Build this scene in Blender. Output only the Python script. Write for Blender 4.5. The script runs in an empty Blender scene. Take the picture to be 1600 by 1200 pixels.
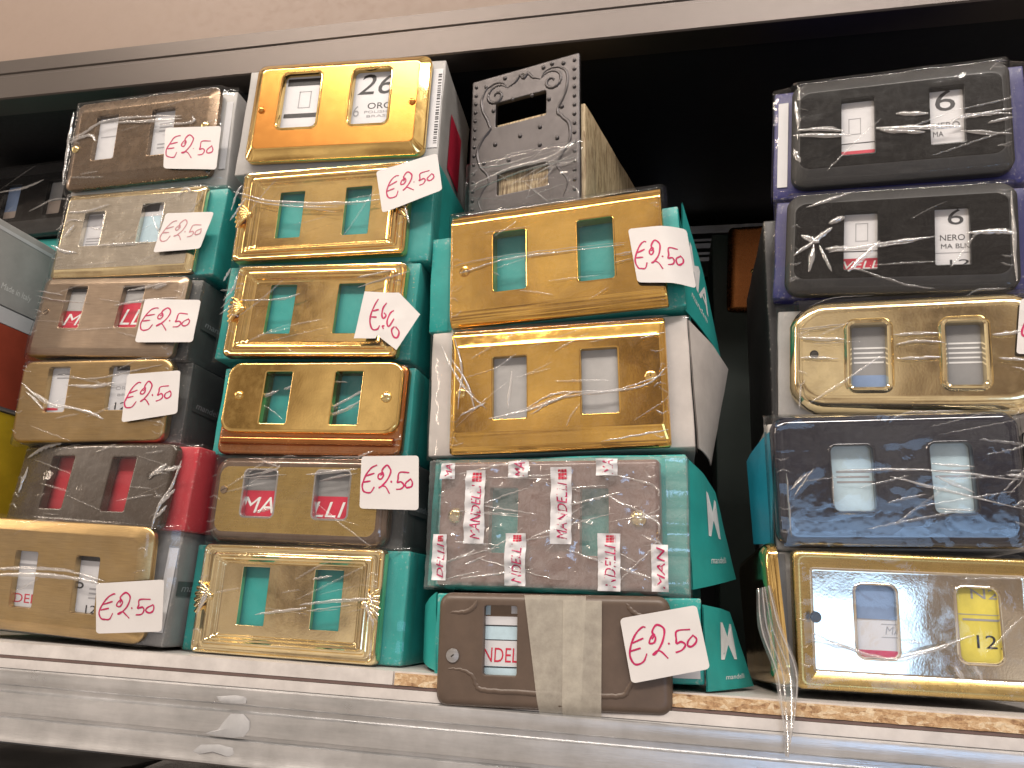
import bpy, bmesh, math, random
from mathutils import Matrix, Vector, Euler, noise
random.seed(7)
S = 0.001          # every shape below is written in millimetres
scn = bpy.context.scene
COL = scn.collection

# ------------------------------------------------------------------ camera
cam_d = bpy.data.cameras.new('camera'); cam = bpy.data.objects.new('camera', cam_d); COL.objects.link(cam)
cam_d.sensor_width = 36.0; cam_d.lens = 36.0 * 1200 / 1600
cam_d.clip_start = 0.01; cam_d.clip_end = 50
CR_ = Matrix(((0.9781, 0.0076265, 0.2079957), (0.2016606, -0.2820471, -0.9379672), (0.0515112, 0.9593702, -0.2774083)))
cam.matrix_world = Matrix.Translation((0.087626, -0.395154, 0.03367)) @ CR_.to_4x4()
scn.camera = cam

# ------------------------------------------------------------------ light: shop ceiling strip lamps, plus an added side fill and cool lamp
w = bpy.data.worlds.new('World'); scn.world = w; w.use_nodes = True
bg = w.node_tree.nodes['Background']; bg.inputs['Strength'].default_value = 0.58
wn = w.node_tree.nodes; wl = w.node_tree.links           # unseen shop as noise: warm bright and dark patches added for metal reflections
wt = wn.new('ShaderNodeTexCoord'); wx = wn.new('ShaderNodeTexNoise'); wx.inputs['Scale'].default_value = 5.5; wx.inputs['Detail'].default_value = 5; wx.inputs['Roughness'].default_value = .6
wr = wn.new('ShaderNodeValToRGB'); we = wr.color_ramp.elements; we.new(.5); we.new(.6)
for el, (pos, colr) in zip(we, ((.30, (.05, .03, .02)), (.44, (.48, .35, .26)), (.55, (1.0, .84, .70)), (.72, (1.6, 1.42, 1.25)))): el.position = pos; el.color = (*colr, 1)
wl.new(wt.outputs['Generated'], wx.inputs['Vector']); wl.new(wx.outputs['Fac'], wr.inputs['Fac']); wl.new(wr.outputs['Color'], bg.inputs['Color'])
def lamp(name, loc, aim, sx, sy, power, colour):
    d = bpy.data.lights.new(name, 'AREA'); d.shape = 'RECTANGLE'; d.size = sx; d.size_y = sy
    d.energy = power; d.color = colour
    o = bpy.data.objects.new(name, d); COL.objects.link(o); o.location = loc
    o.rotation_euler = (Vector(aim) - Vector(loc)).to_track_quat('-Z', 'Y').to_euler()
    return o
lamp('ceiling_or_fill_lamp', (-1.0, -1.25, 1.8), (-0.1, 0, 0.1), 1.3, 0.09, 22, (1.0, 0.86, 0.72))
lamp('ceiling_or_fill_lamp', (0.8, -1.25, 1.8), (0.1, 0, 0.1), 1.3, 0.09, 22, (1.0, 0.93, 0.86))
lamp('ceiling_or_fill_lamp', (-0.2, -2.3, 2.8), (0, 0, 0.1), 2.4, 0.12, 52, (1.0, 0.9, 0.8))
lamp('ceiling_or_fill_lamp', (-2.3, -0.8, 1.0), (-0.1, 0, 0.1), 0.12, 1.0, 9, (1.0, 0.82, 0.66))  # warm fill added from the left, below ceiling height
lamp('cool_reflection_lamp', (0.75, -2.2, -0.34), (0.2, 0, 0.05), 0.9, 0.34, 4.0, (0.36, 0.62, 1.0))  # unseen cool lamp, added to put blue reflections in the glossy black plate
vs = scn.view_settings; vs.view_transform = 'Standard'; vs.look = 'None'; vs.gamma = 1; vs.use_curve_mapping = False
vs.exposure = 0.12
scn.render.engine = 'CYCLES'
scn.cycles.transparent_max_bounces = 24; scn.cycles.max_bounces = 10; scn.cycles.caustics_reflective = False

# ------------------------------------------------------------------ materials
MAT = {}
def nt(name):
    m = bpy.data.materials.new(name); m.use_nodes = True
    t = m.node_tree; return m, t, t.nodes['Principled BSDF'], t.nodes, t.links
def coord(n, l, scale=(1, 1, 1)):
    tc = n.new('ShaderNodeTexCoord'); mp = n.new('ShaderNodeMapping'); mp.inputs['Scale'].default_value = scale
    l.new(tc.outputs['Object'], mp.inputs['Vector']); return mp.outputs['Vector']
def tex(n, l, vec, scale, detail=4, rough=.55, dist=0):
    x = n.new('ShaderNodeTexNoise'); x.inputs['Scale'].default_value = scale; x.inputs['Detail'].default_value = detail
    x.inputs['Roughness'].default_value = rough; x.inputs['Distortion'].default_value = dist
    l.new(vec, x.inputs['Vector']); return x.outputs['Fac']
def ramp(n, l, fac, stops):
    r = n.new('ShaderNodeValToRGB'); e = r.color_ramp.elements
    while len(e) < len(stops): e.new(.5)
    for i, (p, c) in enumerate(stops):
        e[i].position = p; e[i].color = (*c, 1) if len(c) == 3 else c
    l.new(fac, r.inputs['Fac']); return r.outputs['Color']
def bump(n, l, h, strength, dist):
    b = n.new('ShaderNodeBump'); b.inputs['Strength'].default_value = strength; b.inputs['Distance'].default_value = dist
    l.new(h, b.inputs['Height']); return b.outputs['Normal']
def mrange(n, l, v, a, b, c, d):
    r = n.new('ShaderNodeMapRange'); l.new(v, r.inputs[0])
    for i, x in enumerate((a, b, c, d)): r.inputs[i + 1].default_value = x
    return r.outputs[0]
def mul(c, k): return tuple(min(1, x * k) for x in c)
def metal(name, base, rough, wave=.3, brushed=0., spots=.12, var=.18):
    m, t, p, n, l = nt(name)
    p.inputs['Metallic'].default_value = 1
    sc = (1, 1, 1) if not brushed else (18, 300, 420)
    v = coord(n, l); vb = coord(n, l, sc)
    big = tex(n, l, v, 35, 4)
    if brushed:
        gr = tex(n, l, vb, 4, 3)
        mx = n.new('ShaderNodeMath'); mx.operation = 'ADD'; l.new(big, mx.inputs[0]); l.new(gr, mx.inputs[1])
        cf = mx.outputs[0]; l.new(ramp(n, l, mrange(n, l, cf, .6, 1.4, 0, 1), [(0, mul(base, 1 - var * 1.3)), (1, mul(base, 1 + var))]), p.inputs['Base Color'])
    else:
        gr = tex(n, l, v, 900, 2)
        l.new(ramp(n, l, big, [(.3, mul(base, 1 - var)), (.7, mul(base, 1 + var * .6))]), p.inputs['Base Color'])
    sm = tex(n, l, v, 160, 6, .7)
    l.new(mrange(n, l, sm, .45, .8, rough, rough + spots), p.inputs['Roughness'])
    b1 = bump(n, l, tex(n, l, v, 28, 2, .4), wave, .0012)
    b = n.new('ShaderNodeBump'); b.inputs['Strength'].default_value = .12 + brushed * .3; b.inputs['Distance'].default_value = .0001
    l.new(gr, b.inputs['Height']); l.new(b1, b.inputs['Normal']); l.new(b.outputs['Normal'], p.inputs['Normal'])
    MAT[name] = m; return m
metal('gold', (.90, .63, .24), .10, .35)
metal('gold_pale', (.91, .75, .44), .10, .5)
metal('gold_orange', (.80, .36, .09), .2, .05, 0, .03, .05)
metal('gold_deep', (.82, .50, .12), .08, .22)
metal('copper', (.50, .21, .08), .2, .2); metal('copper_dark', (.22, .085, .03), .25, .2)
metal('brass_brushed', (.50, .35, .16), .30, .1, 1, .1)
metal('brass_satin', (.62, .45, .17), .27, .1, .4, .1)
metal('bronze', (.20, .145, .10), .26, .15, .5, .12)
metal('taupe', (.40, .31, .23), .34, .1, .8, .1)
metal('pewter_gold', (.72, .67, .57), .22, .35, .2, .12)
metal('champagne', (.84, .78, .66), .07, .3)
metal('pewter', (.10, .094, .097), .42, .15, 0, .15)
metal('steel', (.60, .60, .61), .30, .1, .7, .2)
metal('brass_screw', (.78, .62, .30), .16, .1)

def coat(name, base, rough, coatw=0., wave=.0, speck=0., metallic=0., var=1.):
    m, t, p, n, l = nt(name); v = coord(n, l)
    big = tex(n, l, v, 60, 5, .65)
    l.new(ramp(n, l, big, [(.3, mul(base, 1 - .15 * var)), (.75, mul(base, 1 + .2 * var))]), p.inputs['Base Color'])
    l.new(mrange(n, l, tex(n, l, v, 210, 6, .7), .45, .8, rough, rough + .12), p.inputs['Roughness'])
    p.inputs['Coat Weight'].default_value = coatw; p.inputs['Coat Roughness'].default_value = .06; p.inputs['Metallic'].default_value = metallic
    if wave: l.new(bump(n, l, tex(n, l, v, 120 if wave < .4 else 48, 5 if wave < .4 else 3, .6), wave, .0008), p.inputs['Normal'])
    MAT[name] = m; return m
coat('black_satin', (.016, .016, .017), .5)
coat('black_face', (.004, .004, .0045), .2); MAT['black_face'].node_tree.nodes['Principled BSDF'].inputs['Specular IOR Level'].default_value = .22
coat('black_gloss', (.004, .007, .020), .07, .8, .6)
coat('brown_lacquer', (.185, .098, .08), .30, .5, .05)
coat('brown_dark', (.046, .033, .024), .24, .4, .25)
coat('brown_satin', (.105, .073, .054), .38, 0, .06)
coat('rim_brown', (.15, .10, .07), .14, .8, .1, 0, .5)
coat('dark_slot', (.02, .015, .01), .6)
coat('red_ink', (.48, .012, .10), .5); coat('rib_dark', (.035, .04, .045), .4)
coat('faded_ink', (.50, .22, .25), .5)
coat('print_black', (.02, .02, .025), .5)
coat('print_grey', (.33, .33, .35), .5)
coat('print_white', (.78, .78, .77), .45)
coat('print_red', (.55, .025, .06), .4)
coat('print_blue', (.22, .32, .52), .4)
coat('print_yellow', (.72, .62, .10), .4)
coat('print_cyan', (.50, .66, .74), .4)
coat('back_black', (.005, .0055, .007), .4); MAT['back_black'].node_tree.nodes['Principled BSDF'].inputs['Specular IOR Level'].default_value = .3

def card(name, base, rough=.42, wear=.6, dirt=.2):
    m, t, p, n, l = nt(name); v = coord(n, l)
    g = n.new('ShaderNodeNewGeometry')
    d = ramp(n, l, tex(n, l, v, 55, 6, .65), [(.3, mul(base, 1 - dirt)), (.7, base)])
    no = tex(n, l, v, 420, 5, .75)
    a = n.new('ShaderNodeMath'); a.operation = 'MULTIPLY_ADD'; l.new(no, a.inputs[0]); a.inputs[1].default_value = .35; l.new(g.outputs['Pointiness'], a.inputs[2])
    k = mrange(n, l, a.outputs[0], .74, .80, 0, wear)
    mx = n.new('ShaderNodeMix'); mx.data_type = 'RGBA'; l.new(k, mx.inputs[0]); l.new(d, mx.inputs[6]); mx.inputs[7].default_value = (.62, .58, .52, 1)
    l.new(mx.outputs[2], p.inputs['Base Color']); p.inputs['Roughness'].default_value = rough
    l.new(bump(n, l, tex(n, l, v, 90, 4, .6), .25, .0006), p.inputs['Normal'])
    MAT[name] = m
card('card_teal', (.03, .375, .345)); card('card_rust', (.42, .075, .04)); card('card_deep', (.006, .018, .016), .6, .1); card('card_grey', (.30, .30, .30)); card('card_dark', (.085, .09, .09))
card('card_red', (.50, .04, .055)); card('card_white', (.66, .61, .57)); card('card_blue', (.022, .023, .15))
card('card_bluegreen', (.01, .20, .30)); card('card_yellow', (.75, .52, .03)); card('card_black', (.02, .02, .022))
card('card_silver', (.46, .45, .44)); card('card_beige', (.55, .45, .38))
card('paper', (.71, .69, .68), .55, 0, .05); card('label_white', (.68, .68, .70), .4, 0, .08)

def wood():                                     # wood-grain printed carton
    m, t, p, n, l = nt('wood_print'); v = coord(n, l, (260, 260, 26))
    g = tex(n, l, v, 1.6, 6, .7, 1.5)
    l.new(ramp(n, l, g, [(.34, (.10, .06, .03)), (.45, (.34, .24, .13)), (.56, (.56, .45, .28)), (.72, (.40, .28, .15))]), p.inputs['Base Color'])
    p.inputs['Roughness'].default_value = .6; l.new(bump(n, l, g, .5, .0008), p.inputs['Normal']); MAT['wood_print'] = m
wood()
def chip():
    m, t, p, n, l = nt('particle_board'); v = coord(n, l, (150, 400, 400))
    x = n.new('ShaderNodeTexVoronoi'); x.inputs['Scale'].default_value = 1.6; l.new(v, x.inputs['Vector'])
    f = tex(n, l, coord(n, l), 500, 5, .7)
    mm = n.new('ShaderNodeMath'); mm.operation = 'MULTIPLY_ADD'; sp = n.new('ShaderNodeSeparateColor'); l.new(x.outputs['Color'], sp.inputs[0])
    l.new(sp.outputs[0], mm.inputs[0]); mm.inputs[1].default_value = .5; l.new(f, mm.inputs[2])
    l.new(ramp(n, l, mm.outputs[0], [(.35, (.20, .10, .05)), (.6, (.47, .29, .15)), (.85, (.62, .44, .26)), (.98, (.72, .58, .40))]), p.inputs['Base Color'])
    p.inputs['Roughness'].default_value = .75; l.new(bump(n, l, mm.outputs[0], .8, .0008), p.inputs['Normal']); MAT['particle_board'] = m
chip()
def galv():
    m, t, p, n, l = nt('galvanised'); v = coord(n, l); p.inputs['Metallic'].default_value = .85
    f = tex(n, l, coord(n, l, (6, 60, 60)), 3, 6, .7); g = tex(n, l, v, 22, 5, .65)
    mm = n.new('ShaderNodeMath'); mm.operation = 'MULTIPLY_ADD'; l.new(f, mm.inputs[0]); mm.inputs[1].default_value = .6; l.new(g, mm.inputs[2])
    l.new(ramp(n, l, mm.outputs[0], [(.55, (.50, .51, .52)), (1.0, (.78, .78, .79))]), p.inputs['Base Color'])
    l.new(mrange(n, l, g, .3, .7, .24, .42), p.inputs['Roughness'])
    l.new(bump(n, l, tex(n, l, coord(n, l, (40, 400, 400)), 4, 4), .25, .0003), p.inputs['Normal']); MAT['galvanised'] = m
galv(); metal('lip_metal', (.10, .088, .083), .42, .03, .15, .03, .03)
coat('paint_lip', (.135, .118, .11), .45); coat('laminate', (.60, .565, .54), .35); coat('fascia', (.235, .168, .13), .5, var=.15)
coat('brown_edge', (.13, .085, .075), .6); coat('glue', (.42, .42, .425), .5)

def film(name, base_fac, haze, rough, bstr, bscale):
    m, t, p, n, l = nt(name); n.remove(p); out = n['Material Output']; v = coord(n, l)
    h1 = tex(n, l, v, bscale, 3, .5, 2.0)
    nm = bump(n, l, h1, bstr, .0012)
    fr = n.new('ShaderNodeLayerWeight'); fr.inputs['Blend'].default_value = .5; l.new(nm, fr.inputs['Normal'])
    pw = n.new('ShaderNodeMath'); pw.operation = 'POWER'; l.new(fr.outputs['Facing'], pw.inputs[0]); pw.inputs[1].default_value = 5
    fac = mrange(n, l, pw.outputs[0], 0, 1, .03 + base_fac, .8)
    gl = n.new('ShaderNodeBsdfGlossy'); gl.inputs['Roughness'].default_value = rough; l.new(nm, gl.inputs['Normal'])
    tr = n.new('ShaderNodeBsdfTransparent'); df = n.new('ShaderNodeBsdfDiffuse'); df.inputs['Color'].default_value = (.85, .84, .84, 1)
    m1 = n.new('ShaderNodeMixShader'); m1.inputs[0].default_value = haze; l.new(tr.outputs[0], m1.inputs[1]); l.new(df.outputs[0], m1.inputs[2])
    m2 = n.new('ShaderNodeMixShader'); l.new(fac, m2.inputs[0]); l.new(m1.outputs[0], m2.inputs[1]); l.new(gl.outputs[0], m2.inputs[2])
    l.new(m2.outputs[0], out.inputs['Surface']); MAT[name] = m
film('film', .0, .014, .07, .22, 45)
film('film_crinkly', .10, .14, .10, .2, 120)
film('crease', .24, .30, .14, .2, 400)
film('crease_soft', .06, .09, .14, .2, 300)
def tape():
    m, t, p, n, l = nt('masking_tape'); v = coord(n, l); out = n['Material Output']
    f = tex(n, l, v, 130, 6, .7)
    l.new(ramp(n, l, f, [(.3, (.52, .48, .41)), (.7, (.62, .58, .49))]), p.inputs['Base Color']); p.inputs['Roughness'].default_value = .4
    tr = n.new('ShaderNodeBsdfTransparent'); mx = n.new('ShaderNodeMixShader')
    l.new(mrange(n, l, f, .3, .7, .50, .66), mx.inputs[0]); l.new(tr.outputs[0], mx.inputs[1]); l.new(p.outputs[0], mx.inputs[2]); l.new(mx.outputs[0], out.inputs['Surface'])
    MAT['masking_tape'] = m
tape()

# ------------------------------------------------------------------ mesh helpers (millimetres in, metres out)
def mesh_obj(name, verts, faces, mats, parent=None, local=None, smooth=35, midx=None):
    me = bpy.data.meshes.new(name)
    me.from_pydata([(x * S, y * S, z * S) for x, y, z in verts], [], faces)
    for m in (mats if isinstance(mats, (list, tuple)) else [mats]): me.materials.append(MAT[m])
    if midx: me.polygons.foreach_set('material_index', midx)
    if smooth:
        me.polygons.foreach_set('use_smooth', [True] * len(me.polygons)); me.set_sharp_from_angle(angle=math.radians(smooth))
    me.update()
    o = bpy.data.objects.new(name, me); COL.objects.link(o)
    if parent: o.parent = parent
    if local is not None: o.matrix_local = local
    return o
def tag(o, label, cat, group=None, kind=None):
    if label: o['label'] = label
    if cat: o['category'] = cat
    if group: o['group'] = group
    if kind: o['kind'] = kind
    return o
def structure(o): o['kind'] = 'structure'; return o
class MB:
    def __init__(s): s.v = []; s.f = []; s.m = []
    def add(s, v, f, mi=0):
        o = len(s.v); s.v += [tuple(x) for x in v]; s.f += [tuple(i + o for i in q) for q in f]; s.m += [mi] * len(f)
    def box(s, x0, x1, y0, y1, z0, z1, mi=0):
        s.add([(x0, y0, z0), (x1, y0, z0), (x1, y1, z0), (x0, y1, z0), (x0, y0, z1), (x1, y0, z1), (x1, y1, z1), (x0, y1, z1)],
              [(0, 3, 2, 1), (4, 5, 6, 7), (0, 1, 5, 4), (1, 2, 6, 5), (2, 3, 7, 6), (3, 0, 4, 7)], mi)
    def build(s, name, mats, parent=None, local=None, smooth=35):
        return mesh_obj(name, s.v, s.f, mats, parent, local, smooth, s.m)
def rrect(cx, cz, w_, h_, r, y, n=6):
    r = max(.05, min(r, w_ / 2 - .05, h_ / 2 - .05)); pts = []
    for (sx, sz, a0) in ((1, 1, 0), (-1, 1, 90), (-1, -1, 180), (1, -1, 270)):
        for i in range(n + 1):
            a = math.radians(a0 + 90 * i / n)
            pts.append((cx + sx * (w_ / 2 - r) + r * math.cos(a), y, cz + sz * (h_ / 2 - r) + r * math.sin(a)))
    return pts
def bridge(mb, ra, rb, mi=0, flip=False):
    n = len(ra); o = len(mb.v); mb.v += ra + rb
    for i in range(n):
        j = (i + 1) % n; q = (o + i, o + j, o + n + j, o + n + i)
        mb.f.append(q[::-1] if flip else q); mb.m.append(mi)
def plate_mesh(w_, h_, rings, holes, hole_prof, face_mi=0, hole_mi=0, cz=0., hr=1.2, rim_from=None):
    """rings: (inset_x, inset_z, y, radius, material) from the back to the front; hole_prof: (outset, y, mat) from the face inwards."""
    mb = MB(); rr = [rrect(0, cz, w_ - 2 * a, h_ - 2 * b, r, y) for a, b, y, r, _ in rings]
    for i in range(len(rr) - 1): bridge(mb, rr[i], rr[i + 1], rings[i + 1][4])
    loops = [rr[-1]]; yf = rings[-1][2]
    for (hx, hz, hw, hh) in holes:
        hp = [rrect(hx, hz, hw + 2 * o, hh + 2 * o, hr + max(0, o), yf + y) for o, y, _ in hole_prof]
        for i in range(len(hp) - 1): bridge(mb, hp[i], hp[i + 1], hole_prof[i + 1][2], True)
        loops.append(hp[0])
    bm = bmesh.new(); es = []
    for lp in loops:
        vs_ = [bm.verts.new(p) for p in lp]
        es += [bm.edges.new((vs_[i], vs_[(i + 1) % len(vs_)])) for i in range(len(vs_))]
    bmesh.ops.triangle_fill(bm, use_beauty=True, use_dissolve=False, edges=es, normal=(0, -1, 0))
    bm.verts.index_update(); o = len(mb.v); mb.v += [tuple(v.co) for v in bm.verts]
    for fc in bm.faces:
        ids = [o + v.index for v in fc.verts]
        if fc.normal.y > 0: ids.reverse()
        mb.f.append(tuple(ids)); mb.m.append(face_mi)
    bm.free()
    bm = bmesh.new(); vv = [bm.verts.new(p) for p in mb.v]
    for q, mi in zip(mb.f, mb.m):
        try: bm.faces.new([vv[i] for i in q]).material_index = mi
        except ValueError: pass
    bmesh.ops.remove_doubles(bm, verts=bm.verts, dist=.004)
    bmesh.ops.recalc_face_normals(bm, faces=bm.faces)
    bm.verts.index_update(); v = [tuple(x.co) for x in bm.verts]; f = [tuple(x.index for x in fc.verts) for fc in bm.faces]; mi = [fc.material_index for fc in bm.faces]
    # face the viewer: the front fill must look towards -y
    s_ = sum((fc.normal.y if fc.normal.y < -.9 else 0) - (fc.normal.y if fc.normal.y > .9 else 0) * -1 for fc in bm.faces)
    if sum(fc.normal.y * fc.calc_area() for fc in bm.faces) > 0: f = [q[::-1] for q in f]
    bm.free(); return v, f, mi
def catmull(pts, n=6):
    if len(pts) < 3:
        (a, b) = pts; return [tuple(a[k] + (b[k] - a[k]) * i / n for k in range(len(a))) for i in range(n + 1)]
    P_ = [tuple(2 * pts[0][k] - pts[1][k] for k in range(len(pts[0])))] + list(pts) + [tuple(2 * pts[-1][k] - pts[-2][k] for k in range(len(pts[0])))]
    out = []
    for i in range(1, len(P_) - 2):
        p0, p1, p2, p3 = P_[i - 1:i + 3]
        for j in range(n):
            t = j / n
            out.append(tuple(.5 * (2 * p1[k] + (p2[k] - p0[k]) * t + (2 * p0[k] - 5 * p1[k] + 4 * p2[k] - p3[k]) * t * t + (3 * p1[k] - p0[k] - 3 * p2[k] + p3[k]) * t ** 3) for k in range(len(p1))))
    out.append(tuple(pts[-1])); return out
def ridge(mb, pts, wd, ht, yfun, mi=0, wob=.25):
    """a raised fold running along a path in the x/z plane, tapering to both ends."""
    n = len(pts)
    rows = []
    for i, (x, z) in enumerate(pts):
        a = pts[max(0, i - 1)]; b = pts[min(n - 1, i + 1)]
        dx, dz = b[0] - a[0], b[1] - a[1]; L = math.hypot(dx, dz) or 1; nx, nz = -dz / L, dx / L
        t = i / (n - 1); k = (.25 + .75 * math.sin(math.pi * min(1, max(0, t))) ** .6) * (1 + wob * math.sin(i * 1.7 + x))
        jit = .18 * math.sin(i * 2.3 + z)
        row = []
        for q, hh in ((-1, 0), (-.55, .75), (0, 1), (.55, .75), (1, 0)):
            px, pz = x + nx * (q * wd * k / 2 + jit), z + nz * (q * wd * k / 2 + jit)
            row.append((px, yfun(px, pz) - hh * ht * k + .05, pz))
        rows.append(row)
    o = len(mb.v)
    for r in rows: mb.v += r
    for i in range(n - 1):
        for j in range(4):
            mb.f.append((o + i * 5 + j, o + i * 5 + j + 1, o + i * 5 + j + 6, o + i * 5 + j + 5)); mb.m.append(mi)
def tube(mb, pts, r, n=8, mi=0):
    rows = []
    for i, p in enumerate(pts):
        a = Vector(pts[max(0, i - 1)]); b = Vector(pts[min(len(pts) - 1, i + 1)]); d = (b - a).normalized()
        u = d.orthogonal().normalized() if abs(d.y) > .9 else d.cross(Vector((0, 1, 0))).normalized(); q = d.cross(u)
        rows.append([tuple(Vector(p) + (u * math.cos(2 * math.pi * k / n) + q * math.sin(2 * math.pi * k / n)) * r) for k in range(n)])
    o = len(mb.v)
    for r_ in rows: mb.v += r_
    for i in range(len(pts) - 1):
        for k in range(n):
            mb.f.append((o + i * n + k, o + i * n + (k + 1) % n, o + (i + 1) * n + (k + 1) % n, o + (i + 1) * n + k)); mb.m.append(mi)
    mb.f.append(tuple(o + k for k in range(n))); mb.f.append(tuple(o + (len(pts) - 1) * n + k for k in reversed(range(n)))); mb.m += [mi, mi]
def lathe(mb, cx, cz, prof, n=20, mi=0):
    o = len(mb.v)
    for r, y in prof: mb.v += [(cx + r * math.cos(2 * math.pi * k / n), y, cz + r * math.sin(2 * math.pi * k / n)) for k in range(n)]
    for i in range(len(prof) - 1):
        for k in range(n):
            mb.f.append((o + i * n + k, o + (i + 1) * n + k, o + (i + 1) * n + (k + 1) % n, o + i * n + (k + 1) % n)); mb.m.append(mi)
    mb.f.append(tuple(o + (len(prof) - 1) * n + k for k in range(n))); mb.m.append(mi)

FONTS = {}
def text_shape(txt, shear=0., bold=0.):
    """flat outline of a word as (verts, faces) scaled to 0..1 in x and 0..1 in y"""
    key = (txt, shear, bold)
    if key not in FONTS:
        c = bpy.data.curves.new('lettering', 'FONT'); c.body = txt; c.shear = shear; c.offset = bold; c.resolution_u = 3
        o = bpy.data.objects.new('lettering', c); COL.objects.link(o)
        dg = bpy.context.evaluated_depsgraph_get(); me = bpy.data.meshes.new_from_object(o.evaluated_get(dg))
        v = [x.co.copy() for x in me.vertices]; f = [tuple(p.vertices) for p in me.polygons]
        bpy.data.objects.remove(o); bpy.data.curves.remove(c); bpy.data.meshes.remove(me)
        x0 = min(p.x for p in v); x1 = max(p.x for p in v); y0 = min(p.y for p in v); y1 = max(p.y for p in v)
        FONTS[key] = ([((p.x - x0) / (x1 - x0), (p.y - y0) / (y1 - y0)) for p in v], f, (x1 - x0) / (y1 - y0))
    return FONTS[key]
def put_text(mb, txt, fn, u0, u1, v0, v1, shear=0., bold=0., turn=0, mi=0):
    v, f, _ = text_shape(txt, shear, bold)
    pts = []
    for (a, b) in v:
        if turn: a, b = 1 - b, a          # reads upwards
        pts.append(fn(u0 + (u1 - u0) * a, v0 + (v1 - v0) * b))
    mb.add(pts, f, mi)
def bilin(q, y):
    tl, tr, br, bl = q
    def fn(u, v):
        x = (bl[0] * (1 - u) + br[0] * u) * (1 - v) + (tl[0] * (1 - u) + tr[0] * u) * v
        z = (bl[1] * (1 - u) + br[1] * u) * (1 - v) + (tl[1] * (1 - u) + tr[1] * u) * v
        return (x, y(u, v) if callable(y) else y, z)
    return fn
def rect_fn(x0, x1, z0, z1, y): return lambda u, v: (x0 + (x1 - x0) * u, y, z0 + (z1 - z0) * v)
def sheet(mb, fn, nu=1, nv=1, mi=0, thick=0., round_=0):
    o = len(mb.v)
    for j in range(nv + 1):
        for i in range(nu + 1): mb.v.append(tuple(fn(i / nu, j / nv)))
    for j in range(nv):
        for i in range(nu):
            a = o + j * (nu + 1) + i; mb.f.append((a, a + 1, a + nu + 2, a + nu + 1)); mb.m.append(mi)
    if thick:
        k = (nu + 1) * (nv + 1); mb.v += [(x, y + thick, z) for x, y, z in mb.v[o:o + k]]
        for j in range(nv):
            for i in range(nu):
                a = o + k + j * (nu + 1) + i; mb.f.append((a, a + nu + 1, a + nu + 2, a + 1)); mb.m.append(mi)
        rim = [o + i for i in range(nu + 1)] + [o + j * (nu + 1) + nu for j in range(1, nv + 1)] + [o + nv * (nu + 1) + i for i in range(nu - 1, -1, -1)] + [o + j * (nu + 1) for j in range(nv - 1, 0, -1)]
        for a, b in zip(rim, rim[1:] + rim[:1]): mb.f.append((a, a + k, b + k, b)); mb.m.append(mi)
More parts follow.
